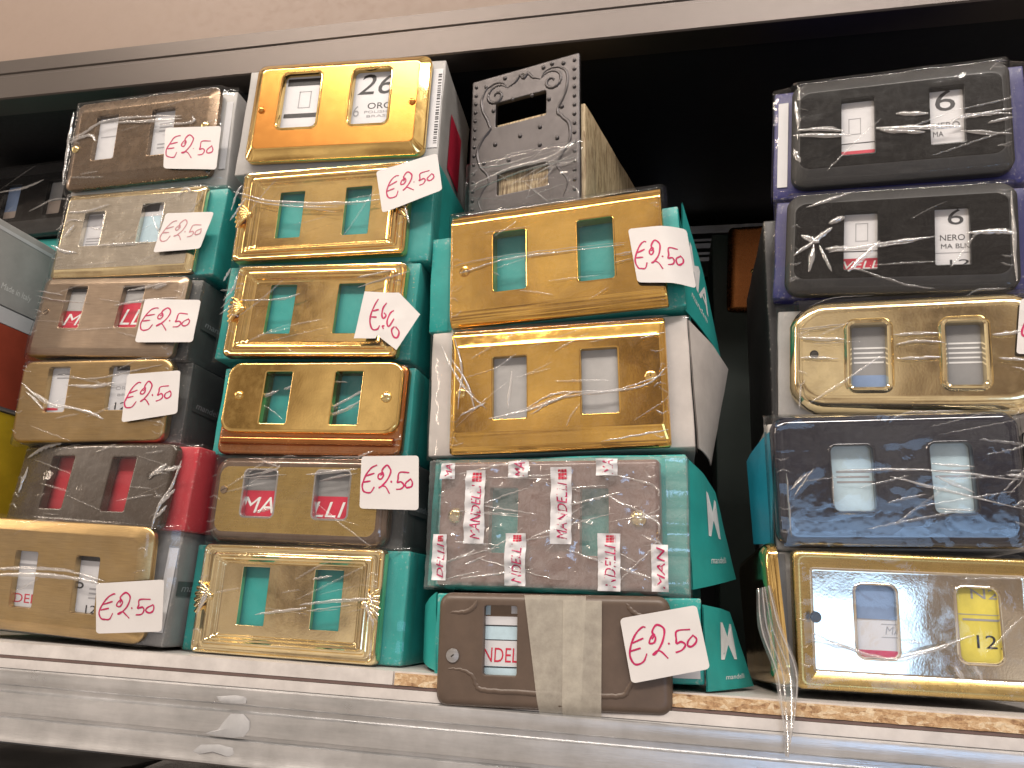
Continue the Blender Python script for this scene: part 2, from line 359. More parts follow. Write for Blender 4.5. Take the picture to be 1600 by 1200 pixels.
# ------------------------------------------------------------------ measured packages: centre, tilt (degrees), size, windows, sticker corners, film folds (mm)
P = {
'11': {'loc':[-279.1,9.6,336.7],'rot':[1.4,-2.5,0.6],'w':114.2,'h':70.7,'wins':[[-28.6,3.4,17.6,35.5],[16.1,2.6,18.2,36.4]],'st':[[21.2,2.9],[64.3,-0.9],[64.3,-34.4],[24.0,-29.0]],'cr':[[[-59.2,2.9],[-46.9,7.7],[-30.1,16.0],[-4.4,15.9],[30.9,12.5]],[[14.6,7.3],[39.6,6.2],[39.9,11.3]],[[-57.9,1.2],[-41.4,6.0],[-34.2,-0.1]],[[-57.5,25.9],[-57.3,1.1],[-56.0,-32.3]],[[-22.0,14.0],[3.9,11.8],[31.6,10.3]]],'bx':[-56.1,66.4]},
'12': {'loc':[-272.5,6.5,261.8],'rot':[0.3,0.6,-1.8],'w':111.1,'h':64.0,'wins':[[-27.3,3.2,16.3,25.6],[18.3,5.1,16.9,28.9]],'st':[[31.8,9.5],[68.3,8.0],[62.8,-17.7],[28.0,-18.7]],'cr':[[[-50.8,16.4],[-32.4,16.6],[-16.6,20.4]],[[-29.3,4.3],[-19.5,2.3],[-19.1,13.3]],[[-20.5,-10.5],[-0.2,-10.2],[21.1,-9.5]],[[-56.6,-8.1],[-45.8,-13.0],[-34.9,-14.5]],[[19.1,10.8],[27.7,-1.5],[27.4,18.3]],[[-55.4,3.5],[-46.5,10.2],[-35.7,9.0]],[[-48.4,-2.8],[-41.4,6.5]],[[37.1,23.8],[41.2,28.3],[46.6,25.5]]],'bx':[-54.6,67.6]},
'13': {'loc':[-272.8,4.1,200.2],'rot':[-1.0,2.2,-2.2],'w':112.6,'h':55.6,'wins':[[-26.2,7.4,15.8,32.0],[18.1,7.9,16.6,32.2]],'st':[[30.9,9.8],[72.2,8.9],[73.1,-19.1],[31.2,-19.4]],'cr':[[[-56.7,13.9],[-39.9,10.4],[-13.6,8.4]],[[6.9,6.4],[23.4,9.0],[53.8,11.7]],[[13.9,16.7],[28.0,18.7],[46.2,22.9]],[[-57.9,17.6],[-35.8,14.1]],[[33.1,17.7],[42.9,20.7]]],'bx':[-55.3,62.5]},
'14': {'loc':[-269.0,3.5,143.3],'rot':[3.2,-0.9,1.3],'w':107.1,'h':53.3,'wins':[[-25.5,7.9,15.4,30.6],[17.5,8.8,14.6,30.6]],'st':[[25.3,15.5],[61.5,17.2],[63.0,-9.6],[26.0,-14.8]],'cr':[[[-19.9,14.7],[1.8,13.5],[23.7,17.2],[47.4,21.6]],[[-18.1,9.7],[2.6,8.5],[15.8,10.8]],[[-51.1,11.9],[-37.6,2.6],[-22.5,-3.8],[-3.9,-6.1]],[[-46.6,6.0],[-31.4,-5.8]],[[-22.7,-2.6],[0.9,-8.1],[11.5,-12.3]],[[-48.1,9.0],[-27.5,-1.7]]],'bx':[-52.5,60.9]},
'15': {'loc':[-257.4,2.8,90.6],'rot':[-3.3,1.0,-9.0],'w':123.8,'h':50.1,'wins':[[-26.6,1.3,18.8,32.7],[23.6,0.7,18.8,32.6]],'cr':[[[47.1,5.1],[57.8,12.7]],[[49.1,6.6],[58.7,9.7]],[[-56.8,16.2],[-45.3,22.8],[-31.0,26.0]],[[68.1,14.6],[65.5,-0.3],[59.4,-11.5],[58.0,-25.3]],[[57.0,8.9],[69.2,10.9]],[[59.4,-11.5],[68.3,-2.1]],[[59.3,-18.7],[65.0,-11.3]],[[-56.2,-6.0],[-54.5,10.4]]],'bx':[-60.9,72.1]},
'16': {'loc':[-263.9,-3.8,35.5],'rot':[7.1,1.6,-4.1],'w':131.4,'h':64.4,'wins':[[-19.7,-2.0,16.6,31.8],[24.8,-2.1,16.7,31.4]],'st':[[35.1,-0.4],[80.0,4.9],[82.1,-22.2],[39.2,-27.0]],'cr':[[[-52.6,1.2],[-38.1,2.5],[-19.1,4.1],[13.5,4.5],[38.8,0.9]],[[-52.0,-2.1],[-37.5,-0.7],[-9.1,1.2],[18.7,0.9],[36.9,-0.6]]],'bx':[-64.7,75.0]},
'21': {'loc':[-129.3,3.2,344.0],'rot':[0.0,-0.3,3.1],'w':122.7,'h':75.7,'wins':[[-26.0,5.3,26.1,41.8],[22.9,5.4,25.4,41.9]],'bx':[-69.7,69.7]},
'22': {'loc':[-129.5,1.2,265.4],'rot':[0.6,-0.2,-0.4],'w':115.8,'h':63.1,'wins':[[-22.7,0.8,17.0,32.3],[23.0,0.8,17.3,33.0]],'st':[[36.4,23.0],[75.4,32.3],[80.5,6.8],[43.4,-6.2]],'cr':[[[-62.7,17.4],[-31.8,8.2],[17.1,3.5],[42.4,4.3]],[[-57.3,12.4],[-26.8,4.7],[13.1,0.7]],[[-61.9,3.5],[-59.5,17.1],[-56.5,21.6]],[[-58.7,1.0],[-52.7,12.0]],[[-61.7,-3.4],[-57.3,3.2]],[[54.9,4.3],[60.6,-13.3]]],'bx':[-56.9,71.3]},
'23': {'loc':[-126.0,2.0,199.6],'rot':[-0.5,1.3,-0.7],'w':112.9,'h':60.4,'wins':[[-24.1,2.2,17.6,33.1],[21.6,2.2,17.2,33.0]],'st':[[34.3,9.0],[55.9,7.9],[59.1,-27.7],[32.7,-20.2]],'cr':[[[-52.2,5.7],[-21.6,6.1],[-9.3,9.3]],[[-64.8,12.4],[-49.5,14.3]],[[-61.2,5.8],[-56.0,13.5],[-54.8,23.1]],[[-61.5,0.7],[-53.8,9.2]],[[-61.5,-3.6],[-51.2,4.9]],[[27.1,19.2],[53.0,24.8]],[[-63.8,18.9],[-60.2,27.6]],[[28.0,12.9],[59.3,22.6]]],'bx':[-66.9,62.3]},
'24': {'loc':[-120.0,1.6,138.1],'rot':[-1.1,0.4,-0.0],'w':114.3,'h':55.6,'wins':[[-21.7,5.9,16.9,31.7],[22.6,5.7,17.0,32.0]],'cr':[[[0.4,-8.5],[19.3,-1.5],[35.8,7.4]],[[-0.5,-7.3],[15.5,-2.6]],[[-34.5,6.1],[-22.1,10.8]],[[-11.0,13.2],[4.8,16.3],[20.9,15.8]],[[22.2,6.2],[44.2,17.7],[55.8,25.4]],[[31.0,-1.4],[53.3,13.1]],[[3.9,-4.6],[29.6,9.3],[44.7,13.9]],[[-18.9,11.6],[-11.1,13.9]]],'bx':[-64.6,59.0]},
'25': {'loc':[-121.3,2.0,84.3],'rot':[2.4,0.6,-4.1],'w':113.1,'h':49.7,'wins':[[-23.7,7.5,20.4,33.9],[22.3,7.4,20.6,33.6]],'st':[[39.9,24.7],[73.8,25.4],[76.2,-3.7],[41.7,-3.7]],'cr':[[[-35.4,12.5],[-14.8,16.5],[-11.1,19.5]],[[-28.5,23.7],[-12.2,18.3]],[[14.5,10.8],[37.7,15.5]],[[-38.6,11.3],[-6.2,14.1]],[[36.8,24.3],[46.1,28.0]],[[6.0,14.2],[37.5,17.9]],[[-23.9,-7.3],[-13.8,-5.2]]],'bx':[-55.5,63.3]},
'26': {'loc':[-120.1,2.3,29.8],'rot':[0.9,-0.1,-3.5],'w':111.6,'h':59.5,'wins':[[-22.1,1.9,16.8,31.3],[23.1,2.1,17.1,31.9]],'cr':[[[10.4,-1.3],[32.8,2.0],[55.5,4.0]],[[14.6,-4.4],[40.4,0.1]],[[16.4,12.2],[27.6,14.3]],[[-48.8,6.2],[-52.0,-6.0]],[[-46.4,4.6],[-53.1,-9.4]],[[-51.5,9.6],[-54.1,0.8]],[[48.9,7.0],[55.5,-4.0]],[[47.6,2.0],[54.2,-8.8]],[[-16.1,-7.6],[14.4,-2.8]]],'bx':[-66.2,66.6]},
'30': {'loc':[-8.1,28.8,329.6],'rot':[1.8,-1.2,-13.1],'w':78.2,'h':98.7,'wins':[[-2.1,18.1,36.2,18.1],[-0.1,-33.4,35.6,16.6]]},
'31': {'loc':[20.1,-1.5,225.9],'rot':[0.7,-3.2,-4.1],'w':124.9,'h':72.4,'wins':[[-25.5,0.7,19.2,37.1],[24.5,1.0,19.9,37.2]],'st':[[43.4,9.2],[74.7,8.1],[77.4,-27.4],[47.0,-23.3]],'cr':[[[-63.3,0.2],[-39.6,3.2],[-1.3,3.2],[42.3,1.9]],[[-55.2,-4.2],[-24.1,1.1],[40.5,0.6]],[[-35.7,-5.5],[-31.0,-8.9]],[[34.9,-4.9],[49.1,-3.7]],[[34.7,-9.5],[45.4,-8.2]]],'bx':[-77.7,71.2]},
'32': {'loc':[24.0,0.0,149.9],'rot':[1.3,-2.6,-0.8],'w':120.0,'h':72.0,'wins':[[-25.5,0.2,19.1,35.5],[24.0,1.2,19.7,36.3]],'cr':[[[-65.1,26.8],[-53.2,3.5],[-38.3,-11.9]],[[-16.9,-13.0],[0.8,-5.0],[31.7,-4.9],[58.8,2.3]],[[-13.4,-16.0],[4.2,-7.7],[45.2,-3.9],[60.7,6.8]],[[-59.2,18.8],[-49.5,3.3],[-44.9,-11.6]],[[24.2,-32.3],[59.0,-27.6]],[[-24.0,9.1],[-25.8,-12.5]],[[-56.8,30.1],[-52.6,10.9],[-54.4,-11.1]],[[-36.5,-17.4],[-13.3,-13.1],[11.2,-4.5]],[[46.4,22.7],[60.0,25.4]],[[-52.9,-14.8],[-38.4,-8.3]]],'bx':[-73.7,71.8]},
'33': {'loc':[21.5,-3.3,74.8],'rot':[3.1,-0.6,-5.7],'w':117.7,'h':66.1,'wins':[[-22.2,1.9,15.7,33.5],[25.9,1.4,14.6,33.6]],'bx':[-67.3,70.8]},
'34': {'loc':[28.9,-13.8,13.6],'rot':[1.4,-1.7,0.7],'w':112.7,'h':53.6,'wins':[[-24.7,5.0,16.4,32.8]],'st':[[32.9,16.2],[68.2,23.0],[73.0,-4.6],[37.7,-12.2]],'bx':[-59.8,70.7]},
'41': {'loc':[208.4,3.4,300.4],'rot':[0.3,3.4,-8.3],'w':107.4,'h':68.1,'wins':[[-19.9,0.1,16.9,35.2],[24.2,1.4,16.4,34.5]],'cr':[[[-52.0,0.5],[-36.7,-0.6],[-26.7,-2.7]],[[-53.7,-2.6],[-23.4,-5.9]],[[-8.8,-4.9],[13.1,-8.8]],[[-0.7,4.9],[14.9,2.8]],[[23.9,-3.1],[41.9,-0.8],[54.2,0.6]],[[29.7,-9.7],[52.9,-14.5]],[[26.9,-3.5],[33.7,-0.5],[53.5,-2.4]],[[42.6,-6.7],[54.0,-4.7]],[[-11.0,-3.4],[11.6,-5.5],[29.8,-7.0]],[[-53.3,19.7],[-51.0,2.5]],[[-53.6,-11.8],[-50.1,-20.4]]],'bx':[-64.8,62.8]},
'42': {'loc':[202.6,3.2,230.5],'rot':[0.5,4.3,-8.7],'w':108.3,'h':60.5,'wins':[[-17.6,-0.6,16.4,33.6],[25.5,-0.0,15.9,32.7]],'cr':[[[-42.2,-1.4],[-32.0,6.8]],[[-40.8,-2.6],[-42.8,-18.4]],[[-38.2,-3.5],[-31.6,-18.8]],[[-40.9,-0.7],[-51.2,-8.6]],[[-33.3,-7.5],[-6.8,-3.9],[17.1,-0.8]],[[31.6,0.2],[45.7,0.5],[53.4,-1.0]],[[-45.3,20.0],[-22.6,27.3]],[[-33.6,9.5],[-25.6,12.9]],[[52.0,22.2],[52.5,-26.8]],[[-23.7,-19.0],[-8.3,-2.4]],[[-35.0,-5.6],[-22.3,-5.4]],[[-47.5,3.4],[-38.3,-1.6]]],'bx':[-61.6,60.9]},
'43': {'loc':[204.3,2.6,166.6],'rot':[1.9,2.7,-10.6],'w':110.6,'h':61.2,'wins':[[-20.0,-1.3,15.6,32.4],[22.9,-1.4,15.0,31.0]],'cr':[[[-54.6,13.3],[-31.0,15.4]],[[-8.7,8.6],[12.8,8.7]],[[-7.4,3.4],[1.3,4.8],[14.0,3.7]],[[34.6,6.9],[47.8,8.0]],[[-53.0,-2.1],[-34.4,-3.3]],[[-7.6,-4.0],[12.3,-3.8]],[[36.6,-5.1],[49.6,-6.4]],[[-53.0,8.6],[-31.2,7.0]],[[-52.4,-16.0],[-53.1,-29.7]]],'bx':[-65.1,54.3]},
'44': {'loc':[190.4,-3.7,100.4],'rot':[6.7,-1.8,0.2],'w':111.8,'h':64.8,'wins':[[-19.5,1.2,18.5,30.8],[24.3,0.9,17.7,32.3]],'cr':[[[-26.1,5.0],[10.9,4.5],[51.3,-0.5]],[[-3.4,1.7],[13.0,-3.0],[51.2,-13.6]],[[-47.4,-7.1],[-37.7,6.1]],[[-48.6,-4.0],[-40.8,3.7]],[[15.3,7.4],[33.0,5.7]],[[16.2,1.4],[31.9,-6.2]],[[15.4,-13.5],[31.1,-14.4]],[[-50.2,3.8],[-49.8,-26.8]],[[-29.1,3.5],[-29.6,-11.7]],[[46.2,1.9],[54.1,0.9]]],'bx':[-55.6,54.9]},
'45': {'loc':[196.4,2.7,35.2],'rot':[4.1,-0.2,5.0],'w':110.2,'h':63.1,'wins':[[-18.2,0.3,17.1,31.6],[26.3,0.8,17.2,31.9]],'cr':[[[-47.6,-6.4],[-28.1,-13.3],[-11.6,-15.7],[-0.4,-12.3],[22.1,-3.3]],[[-10.2,-14.5],[10.8,-8.9]],[[-47.7,-9.3],[-28.1,-12.7]],[[12.9,-17.1],[16.5,-23.7]],[[21.0,-16.6],[24.5,-23.2]],[[-8.4,-7.7],[-0.1,-7.8]]],'bx':[-61.8,54.1]},
}
# ------------------------------------------------------------------ the shelf
def extrude_x(name, prof, x0, x1, mat, seg=1):
    mb = MB(); n = len(prof)
    for i in range(seg + 1): mb.v += [(x0 + (x1 - x0) * i / seg, y, z) for y, z in prof]
    for i in range(seg):
        for k in range(n - 1): mb.f.append((i * n + k, (i + 1) * n + k, (i + 1) * n + k + 1, i * n + k + 1)); mb.m.append(0)
    o = mb.build(name, mat); return o
mb = MB(); mb.box(-900, 700, -9, 330, -7.5, -.2); board = structure(mb.build('shelf_board', ['laminate'], smooth=0))
mb = MB(); mb.box(-900, 700, -8.2, 330, -4.0, -7.6); 
# raw front edge of the board and the strip of edge banding that is left of it
def rough_bar(name, x0, x1, y0, y1, z0, z1, mat, parent, step=3, amp=.35):
    mb = MB(); n = int((x1 - x0) / step)
    for i in range(n + 1):
        x = x0 + (x1 - x0) * i / n
        j = [noise.noise((x * .21, k * 5.3, 1.1)) * amp for k in range(4)]
        mb.v += [(x, y0 + j[0], z0 + j[1] * .6), (x, y0 + j[2], z1 + min(0, j[3])), (x, y1, z1), (x, y1, z0)]
    for i in range(n):
        for k in range(4): mb.f.append((i * 4 + k, i * 4 + (k + 1) % 4, i * 4 + 4 + (k + 1) % 4, i * 4 + 4 + k)); mb.m.append(0)
    mb.f += [(3, 2, 1, 0), tuple(n * 4 + k for k in range(4))]; mb.m += [0, 0]
    return mb.build(name, mat, parent, smooth=50)
rough_bar('raw_board_edge', -49, 700, -10.4, -9.05, -6.6, -1.0, 'particle_board', board)
rough_bar('edge_banding', -900, -50, -10.2, -9.05, -6.6, -.3, 'laminate', board, 20, .05)
rough_bar('dark_under_edge', -900, 700, -10.0, -9.05, -8.2, -6.75, 'brown_edge', board, 6, .15)
mb = MB(); mb.box(-900, 700, -10.8, 320, -13.2, -8.4); structure(mb.build('shelf_underlay', ['laminate'], smooth=0))
prof = [(330, -15.0), (-8.6, -15.0), (-8.6, -13.4), (-11.6, -13.5), (-12.6, -14.2), (-12.8, -15.2), (-12.2, -19), (-11.6, -21.2), (-9.6, -22.2), (-9.4, -24.6), (-11.4, -25.6), (-11.6, -35.0), (-11.4, -35.6),
        (-9.6, -36.1), (-9.6, -37.6), (-11.6, -38.3), (-11.9, -42), (-11.9, -47.2), (-12.6, -48.2), (-12.6, -49.4), (-11.4, -50.4), (-6, -50.4), (330, -50.4)]
structure(extrude_x('shelf_lip', prof, -900, 700, 'galvanised'))
# dried glue left on the lip
mb = MB()
def blob(cx, cz, pts, y):
    n = len(pts); mb.add([(cx, y - .5, cz)] + [(cx + a * .6, y - .45, cz + b * .6) for a, b in pts] + [(cx + a, y, cz + b) for a, b in pts],
        [(0, 1 + i, 1 + (i + 1) % n) for i in range(n)] + [(1 + i, 1 + n + i, 1 + n + (i + 1) % n, 1 + (i + 1) % n) for i in range(n)])
blob(-132, -32.5, [(9, 4), (5, 7), (-2, 6.5), (-5, 3), (-8, -1.5), (-15, -3.6), (-9, -4.2), (0, -4.6), (7, -3.5), (9.5, 0)], -11.7)
blob(-140, -43.5, [(10, 2), (2, 3), (-8, 2), (-12, -1.5), (-8, -2.5), (-1, -1), (8, -2.4), (11, -1)], -11.95)
blob(-134, -19, [(8, 1.8), (2, 2.4), (-3, 1.6), (-9, .5), (-7, -1.5), (0, -2.2), (8, -1.6)], -12.3)
tag(mb.build('dried_glue', ['glue'], structure and None), 'dried white glue smears stuck on the galvanised shelf lip', 'glue smear')
# upper shelf: painted lip, its return underneath, board above it
prof = [(52, 400), (50, 398.2), (31, 398), (30, 399), (30, 418.5), (31.0, 419.5), (31.0, 421.5), (30, 422.5), (30, 434.5), (33, 436), (330, 436)]
o = structure(extrude_x('upper_shelf_lip', prof, -1100, 900, 'lip_metal'))
mb = MB(); mb.box(-1100, 900, 50, 331, 400.2, 430); structure(mb.build('upper_shelf_underside', ['back_black'], smooth=0))
mb = MB(); mb.box(-1100, 900, 36, 330, 436.5, 640); structure(mb.build('upper_shelf_fascia', ['fascia'], smooth=0))
# dark back of the bay: vertical ribs and slotted steel rails
mb = MB(); mb.box(-1100, 900, 332, 340, -60, 640); back = structure(mb.build('shelf_back', ['back_black'], smooth=0))
for i in range(16):
    mb = MB(); x = -420 + i * 62; mb.box(x, x + 9, 324, 331.5, -12, 399); mb.build('back_rib', ['rib_dark'], back, smooth=0)
for (z, hh) in ((388, 8), (377, 2.5), (371, 5), (363, 2.5), (357, 4)):
    if not hh: continue
    mb = MB(); mb.box(70, 185, 288, 323.5, z - hh / 2, z + hh / 2); r = mb.build('steel_rail', ['steel'], back, smooth=0)

# ------------------------------------------------------------------ parts of a packaged cover plate
def frame_of(p):
    r = [math.radians(a) for a in p['rot']]
    return Matrix.Translation([c * S for c in p['loc']]) @ Euler(r, 'XYZ').to_matrix().to_4x4()
def carton(name, x0, x1, y0, y1, z0, z1, mat, parent, local, seed=0, amp=.7, mats2=None):
    """card box with rounded, slightly dented edges; every face is a small grid"""
    bm = bmesh.new(); bmesh.ops.create_cube(bm, size=1)
    for v in bm.verts: v.co = Vector(((x0 + x1) / 2 + v.co.x * (x1 - x0), (y0 + y1) / 2 + v.co.y * (y1 - y0), (z0 + z1) / 2 + v.co.z * (z1 - z0)))
    bmesh.ops.bevel(bm, geom=list(bm.edges), offset=.9, segments=2, affect='EDGES', profile=.5)
    bmesh.ops.subdivide_edges(bm, edges=[e for e in bm.edges if e.calc_length() > 8], cuts=7, use_grid_fill=True)
    for v in bm.verts:
        c = v.co; q = (c.x * .035 + seed * 9.1, c.y * .035, c.z * .05)
        v.co = c + Vector((noise.noise(q), noise.noise((q[1] + 7, q[2], q[0])) * .8, noise.noise((q[2], q[0] + 3, q[1])) * .6)) * amp
    bm.verts.index_update(); vv = [tuple(v.co) for v in bm.verts]; ff = [tuple(v.index for v in f.verts) for f in bm.faces]; bm.free()
    return mesh_obj(name, vv, ff, mat, parent, local, 50)
def add_screw(parent, x, z, r=3.2, y=0, mat='brass_screw', ang=30, dome=1.5):
    mb = MB(); lathe(mb, x, z, [(r, y + .3), (r, y - .3), (r * .93, y - .65), (r * .7, y - dome * .8), (r * .35, y - dome), (.05, y - dome * 1.05)], 20)
    o = mb.build('screw', [mat], parent, smooth=40)
    a = math.radians(ang); L = r * .86; c, s = math.cos(a), math.sin(a); b = .28 * r / 3
    mb2 = MB(); yy = y - dome * 1.02
    mb2.add([(x + c * L - s * b, y - .62, z + s * L + c * b), (x + c * L + s * b, y - .62, z + s * L - c * b), (x + s * b, yy - .12, z - c * b), (x - s * b, yy - .12, z + c * b),
             (x - c * L + s * b, y - .62, z - s * L - c * b), (x - c * L - s * b, y - .62, z - s * L + c * b)], [(0, 1, 2, 3), (3, 2, 4, 5)])
    for i in range(4): pass
    mb.add(mb2.v, mb2.f, 1)
    bpy.data.objects.remove(o); return mb.build('screw', [mat, 'dark_slot'], parent, smooth=40)
STROKES = [[(.29, .78), (.26, .79), (.18, .74), (.11, .62), (.06, .49), (.045, .39), (.07, .31), (.13, .28), (.2, .3), (.25, .4)],
    [(.10, .59), (.25, .64)], [(.06, .48), (.19, .50)],
    [(.35, .6), (.39, .645), (.37, .66), (.32, .61), (.315, .55), (.36, .54), (.395, .61), (.37, .70), (.44, .79), (.5, .74), (.51, .66), (.46, .52), (.37, .4), (.325, .385), (.39, .42), (.44, .38), (.5, .28)],
    [(.53, .50), (.535, .475)],
    [(.82, .65), (.66, .655), (.64, .53), (.63, .475), (.69, .49), (.725, .43), (.685, .365), (.605, .35)],
    [(.85, .545), (.77, .48), (.755, .42), (.795, .38), (.86, .42), (.87, .49), (.84, .54)]]
STROKES_CRUMPLED = [[(.38, .82), (.30, .70), (.24, .52), (.24, .36), (.32, .25), (.44, .26), (.48, .34)], [(.26, .58), (.42, .62)], [(.24, .46), (.38, .47)],
    [(.60, .76), (.52, .66), (.50, .54), (.55, .48), (.60, .54), (.55, .58)], [(.60, .36), (.55, .33), (.58, .30)],
    [(.80, .66), (.70, .58), (.64, .44), (.70, .36), (.82, .50)], [(.84, .38), (.78, .30), (.82, .20), (.92, .20), (.95, .30), (.86, .38)]]
def sticker(parent, local, q, y0, ink='red_ink', curl=0., bend=None, strokes=STROKES, seed=0, wd=.94, outline=None, label='white price sticker with the price handwritten in red'):
    rnd = random.Random(seed)
    def yf(u, v):
        y = y0 - .35 * noise.noise((u * 2 + seed, v * 2, 3)) - curl * (u - .5) ** 2
        if bend: y += max(0, u - bend[0]) ** 1.5 * bend[1]
        return y
    base = bilin(q, yf); mb = MB(); nu, nv = 16, 12
    if outline:
        n = len(outline); cx = sum(a for a, b in outline) / n; cz = sum(b for a, b in outline) / n
        rows = 6; v = []; 
        dense = []
        for i in range(n):
            a, b = outline[i], outline[(i + 1) % n]; dense += [(a[0] + (b[0] - a[0]) * k / 5, a[1] + (b[1] - a[1]) * k / 5) for k in range(5)]
        m = len(dense); fy = lambda x, z: y0 - abs(x - 50) * .06 - .5 * noise.noise((x * .1, z * .1, 5))
        v = [(cx, fy(cx, cz), cz)]
        for r in range(1, rows + 1): v += [(cx + (a - cx) * r / rows, fy(cx + (a - cx) * r / rows, cz + (b - cz) * r / rows), cz + (b - cz) * r / rows) for a, b in dense]
        f = [(0, 1 + (i + 1) % m, 1 + i) for i in range(m)] + [(1 + (r - 1) * m + i, 1 + (r - 1) * m + (i + 1) % m, 1 + r * m + (i + 1) % m, 1 + r * m + i) for r in range(1, rows) for i in range(m)]
        mb.add(v, f); base0 = base; base = lambda u, vv: (lambda t: (t[0], fy(t[0], t[2]), t[2]))(base0(u, vv))
    else:
        def fr(u, v):                       # rounded corners
            r = .06
            for (cu, cv) in ((0, 0), (1, 0), (0, 1), (1, 1)):
                du, dv = abs(u - cu), abs(v - cv)
                if du < r and dv < r:
                    a, b = r - du, r - dv; L = math.hypot(a, b)
                    if L > r: a, b = a * r / L, b * r / L
                    u = cu + (r - a) * (1 if cu == 0 else -1); v = cv + (r - b) * (1 if cv == 0 else -1)
            return base(u, v)
        us = [0, .02, .04, .06] + [.06 + .88 * i / 10 for i in range(1, 10)] + [.94, .96, .98, 1]
        k = len(us) - 1
        sheet(mb, lambda a, b: fr(us[round(a * k)], us[round(b * k)]), k, k, 0, .16)
    o = mb.build('price_sticker', ['paper'], parent, local, 40); o['label'] = label
    mb = MB()
    jx, jz, sc = rnd.uniform(-.02, .05), rnd.uniform(-.05, .03), rnd.uniform(.95, 1.06)
    W = math.hypot(q[1][0] - q[0][0], q[1][1] - q[0][1]); Hh = math.hypot(q[3][0] - q[0][0], q[3][1] - q[0][1])
    for st in strokes:
        pts = catmull([(.5 + (a - .5 + jx) * sc + rnd.uniform(-.008, .008), .5 + (b - .5 + jz) * sc + rnd.uniform(-.01, .01)) for a, b in st], 5)
        L = []; n = len(pts)
        for i, (u, v) in enumerate(pts):
            a = pts[max(0, i - 1)]; b = pts[min(n - 1, i + 1)]; dx, dz = (b[0] - a[0]) * W, (b[1] - a[1]) * Hh; d = math.hypot(dx, dz) or 1
            t = i / max(1, n - 1); ww = wd / 2 * (.72 + .28 * math.sin(math.pi * t) + .1 * math.sin(i * .9 + seed))
            nx, nz = -dz / d * ww / W, dx / d * ww / Hh
            L.append((base(u - nx, v - nz), base(u + nx, v + nz)))
        v = []; 
        for a, b in L: v += [(a[0], a[1] - .14, a[2]), (b[0], b[1] - .14, b[2])]
        mb.add(v, [(2 * i, 2 * i + 2, 2 * i + 3, 2 * i + 1) for i in range(n - 1)])
    mb.build('handwriting', [ink], o, None, 0)
    return o
def wrap(parent, local, w_, h_, y_front, y_back, bx, creases, seed, mat='film', z_ext=1.5, crinkle=0, side=22, wd=1.0, n_rand=8, rmat=2):
    """clear film stretched over plate and box, with real folds"""
    rnd = random.Random(seed); mb = MB(); hx, hz = w_ / 2, h_ / 2
    xs = [(bx[0] - 1.0, side), (bx[0] - 1.0, y_back + 1), (-hx - 2.5, y_back * .75), (-hx - .5, y_back * .35), (-hx + 2.0, 0)]
    m = 56; xs += [(-hx + 2 + (w_ - 4) * i / m, 0) for i in range(1, m)]
    xs += [(hx - 2.0, 0), (hx + .5, y_back * .35), (hx + 2.5, y_back * .75), (max(hx + 3, bx[1] + 1.0), y_back + 1), (max(hx + 3, bx[1] + 1.0), side)]
    zs = [(-hz - z_ext, y_back * .9), (-hz - .4, y_back * .3)] + [(-hz + 1.5 + (h_ - 3) * i / 30, 0) for i in range(31)] + [(hz + .4, y_back * .3), (hz + z_ext, y_back * .9)]
    def yb(x, z):
        return y_front - .55 - .55 * noise.noise((x * .05 + seed, z * .09, seed)) - crinkle * (noise.voronoi((x * .13 + seed * 3, z * .13, seed * .7))[0][0] + .5 * noise.voronoi((x * .3, z * .3 + seed, 2.2))[0][0]) - .5 * noise.voronoi((x * .045 + seed, z * .11, seed * .3))[0][0]
    o = len(mb.v)
    for z, zy in zs:
        for x, xy in xs:
            y = max(xy, zy); y = yb(x, z) + y if y else yb(x, z)
            mb.v.append((x, y, z))
    nx = len(xs)
    for j in range(len(zs) - 1):
        for i in range(nx - 1): a = o + j * nx + i; mb.f.append((a, a + 1, a + nx + 1, a + nx)); mb.m.append(0)
    for c in creases:
        pts = catmull(c, 7); ridge(mb, pts, rnd.uniform(1.0, 2.0) * wd, rnd.uniform(.5, 1.0), yb, 1)
        if rnd.random() < .6:
            dz = rnd.uniform(.8, 2.2) * rnd.choice((-1, 1)); ridge(mb, [(x, z + dz * (.4 + .6 * i / len(pts))) for i, (x, z) in enumerate(pts[len(pts) // 5: -len(pts) // 5 or None])] or pts, .6 * wd, .4, yb, 1)
    for k in range(n_rand):
        x = rnd.uniform(-hx + 3, hx - 3); z = rnd.uniform(-hz + 3, hz - 3); a = rnd.gauss(.12, .35); L = rnd.uniform(12, 45)
        pts = [(x + math.cos(a) * L * t + .8 * math.sin(t * 4 + k), z + math.sin(a) * L * t) for t in (0, .25, .5, .75, 1)]
        pts = [(max(-hx + .5, min(hx - .5, px)), max(-hz + .5, min(hz - .5, pz))) for px, pz in pts]
        ridge(mb, catmull(pts, 4), rnd.uniform(.6, 1.5), rnd.uniform(.25, .45), yb, rmat)
    # gathered film along the left and right edges
    for sgn in (-1, 1):
        for k in range(5):
            z = rnd.uniform(-hz + 4, hz - 4); x = sgn * (hx - 1.2); L = rnd.uniform(3, 8)
            ridge(mb, catmull([(x, z), (x - sgn * L * .5, z + rnd.uniform(-1.5, 1.5)), (x - sgn * L, z + rnd.uniform(-3, 3))], 4), rnd.uniform(.7, 1.4), .5, yb, 2)
    return mb.build('film_wrap', [mat, 'crease', 'crease_soft'], parent, local, 60 if not crinkle > 1 else 25), yb
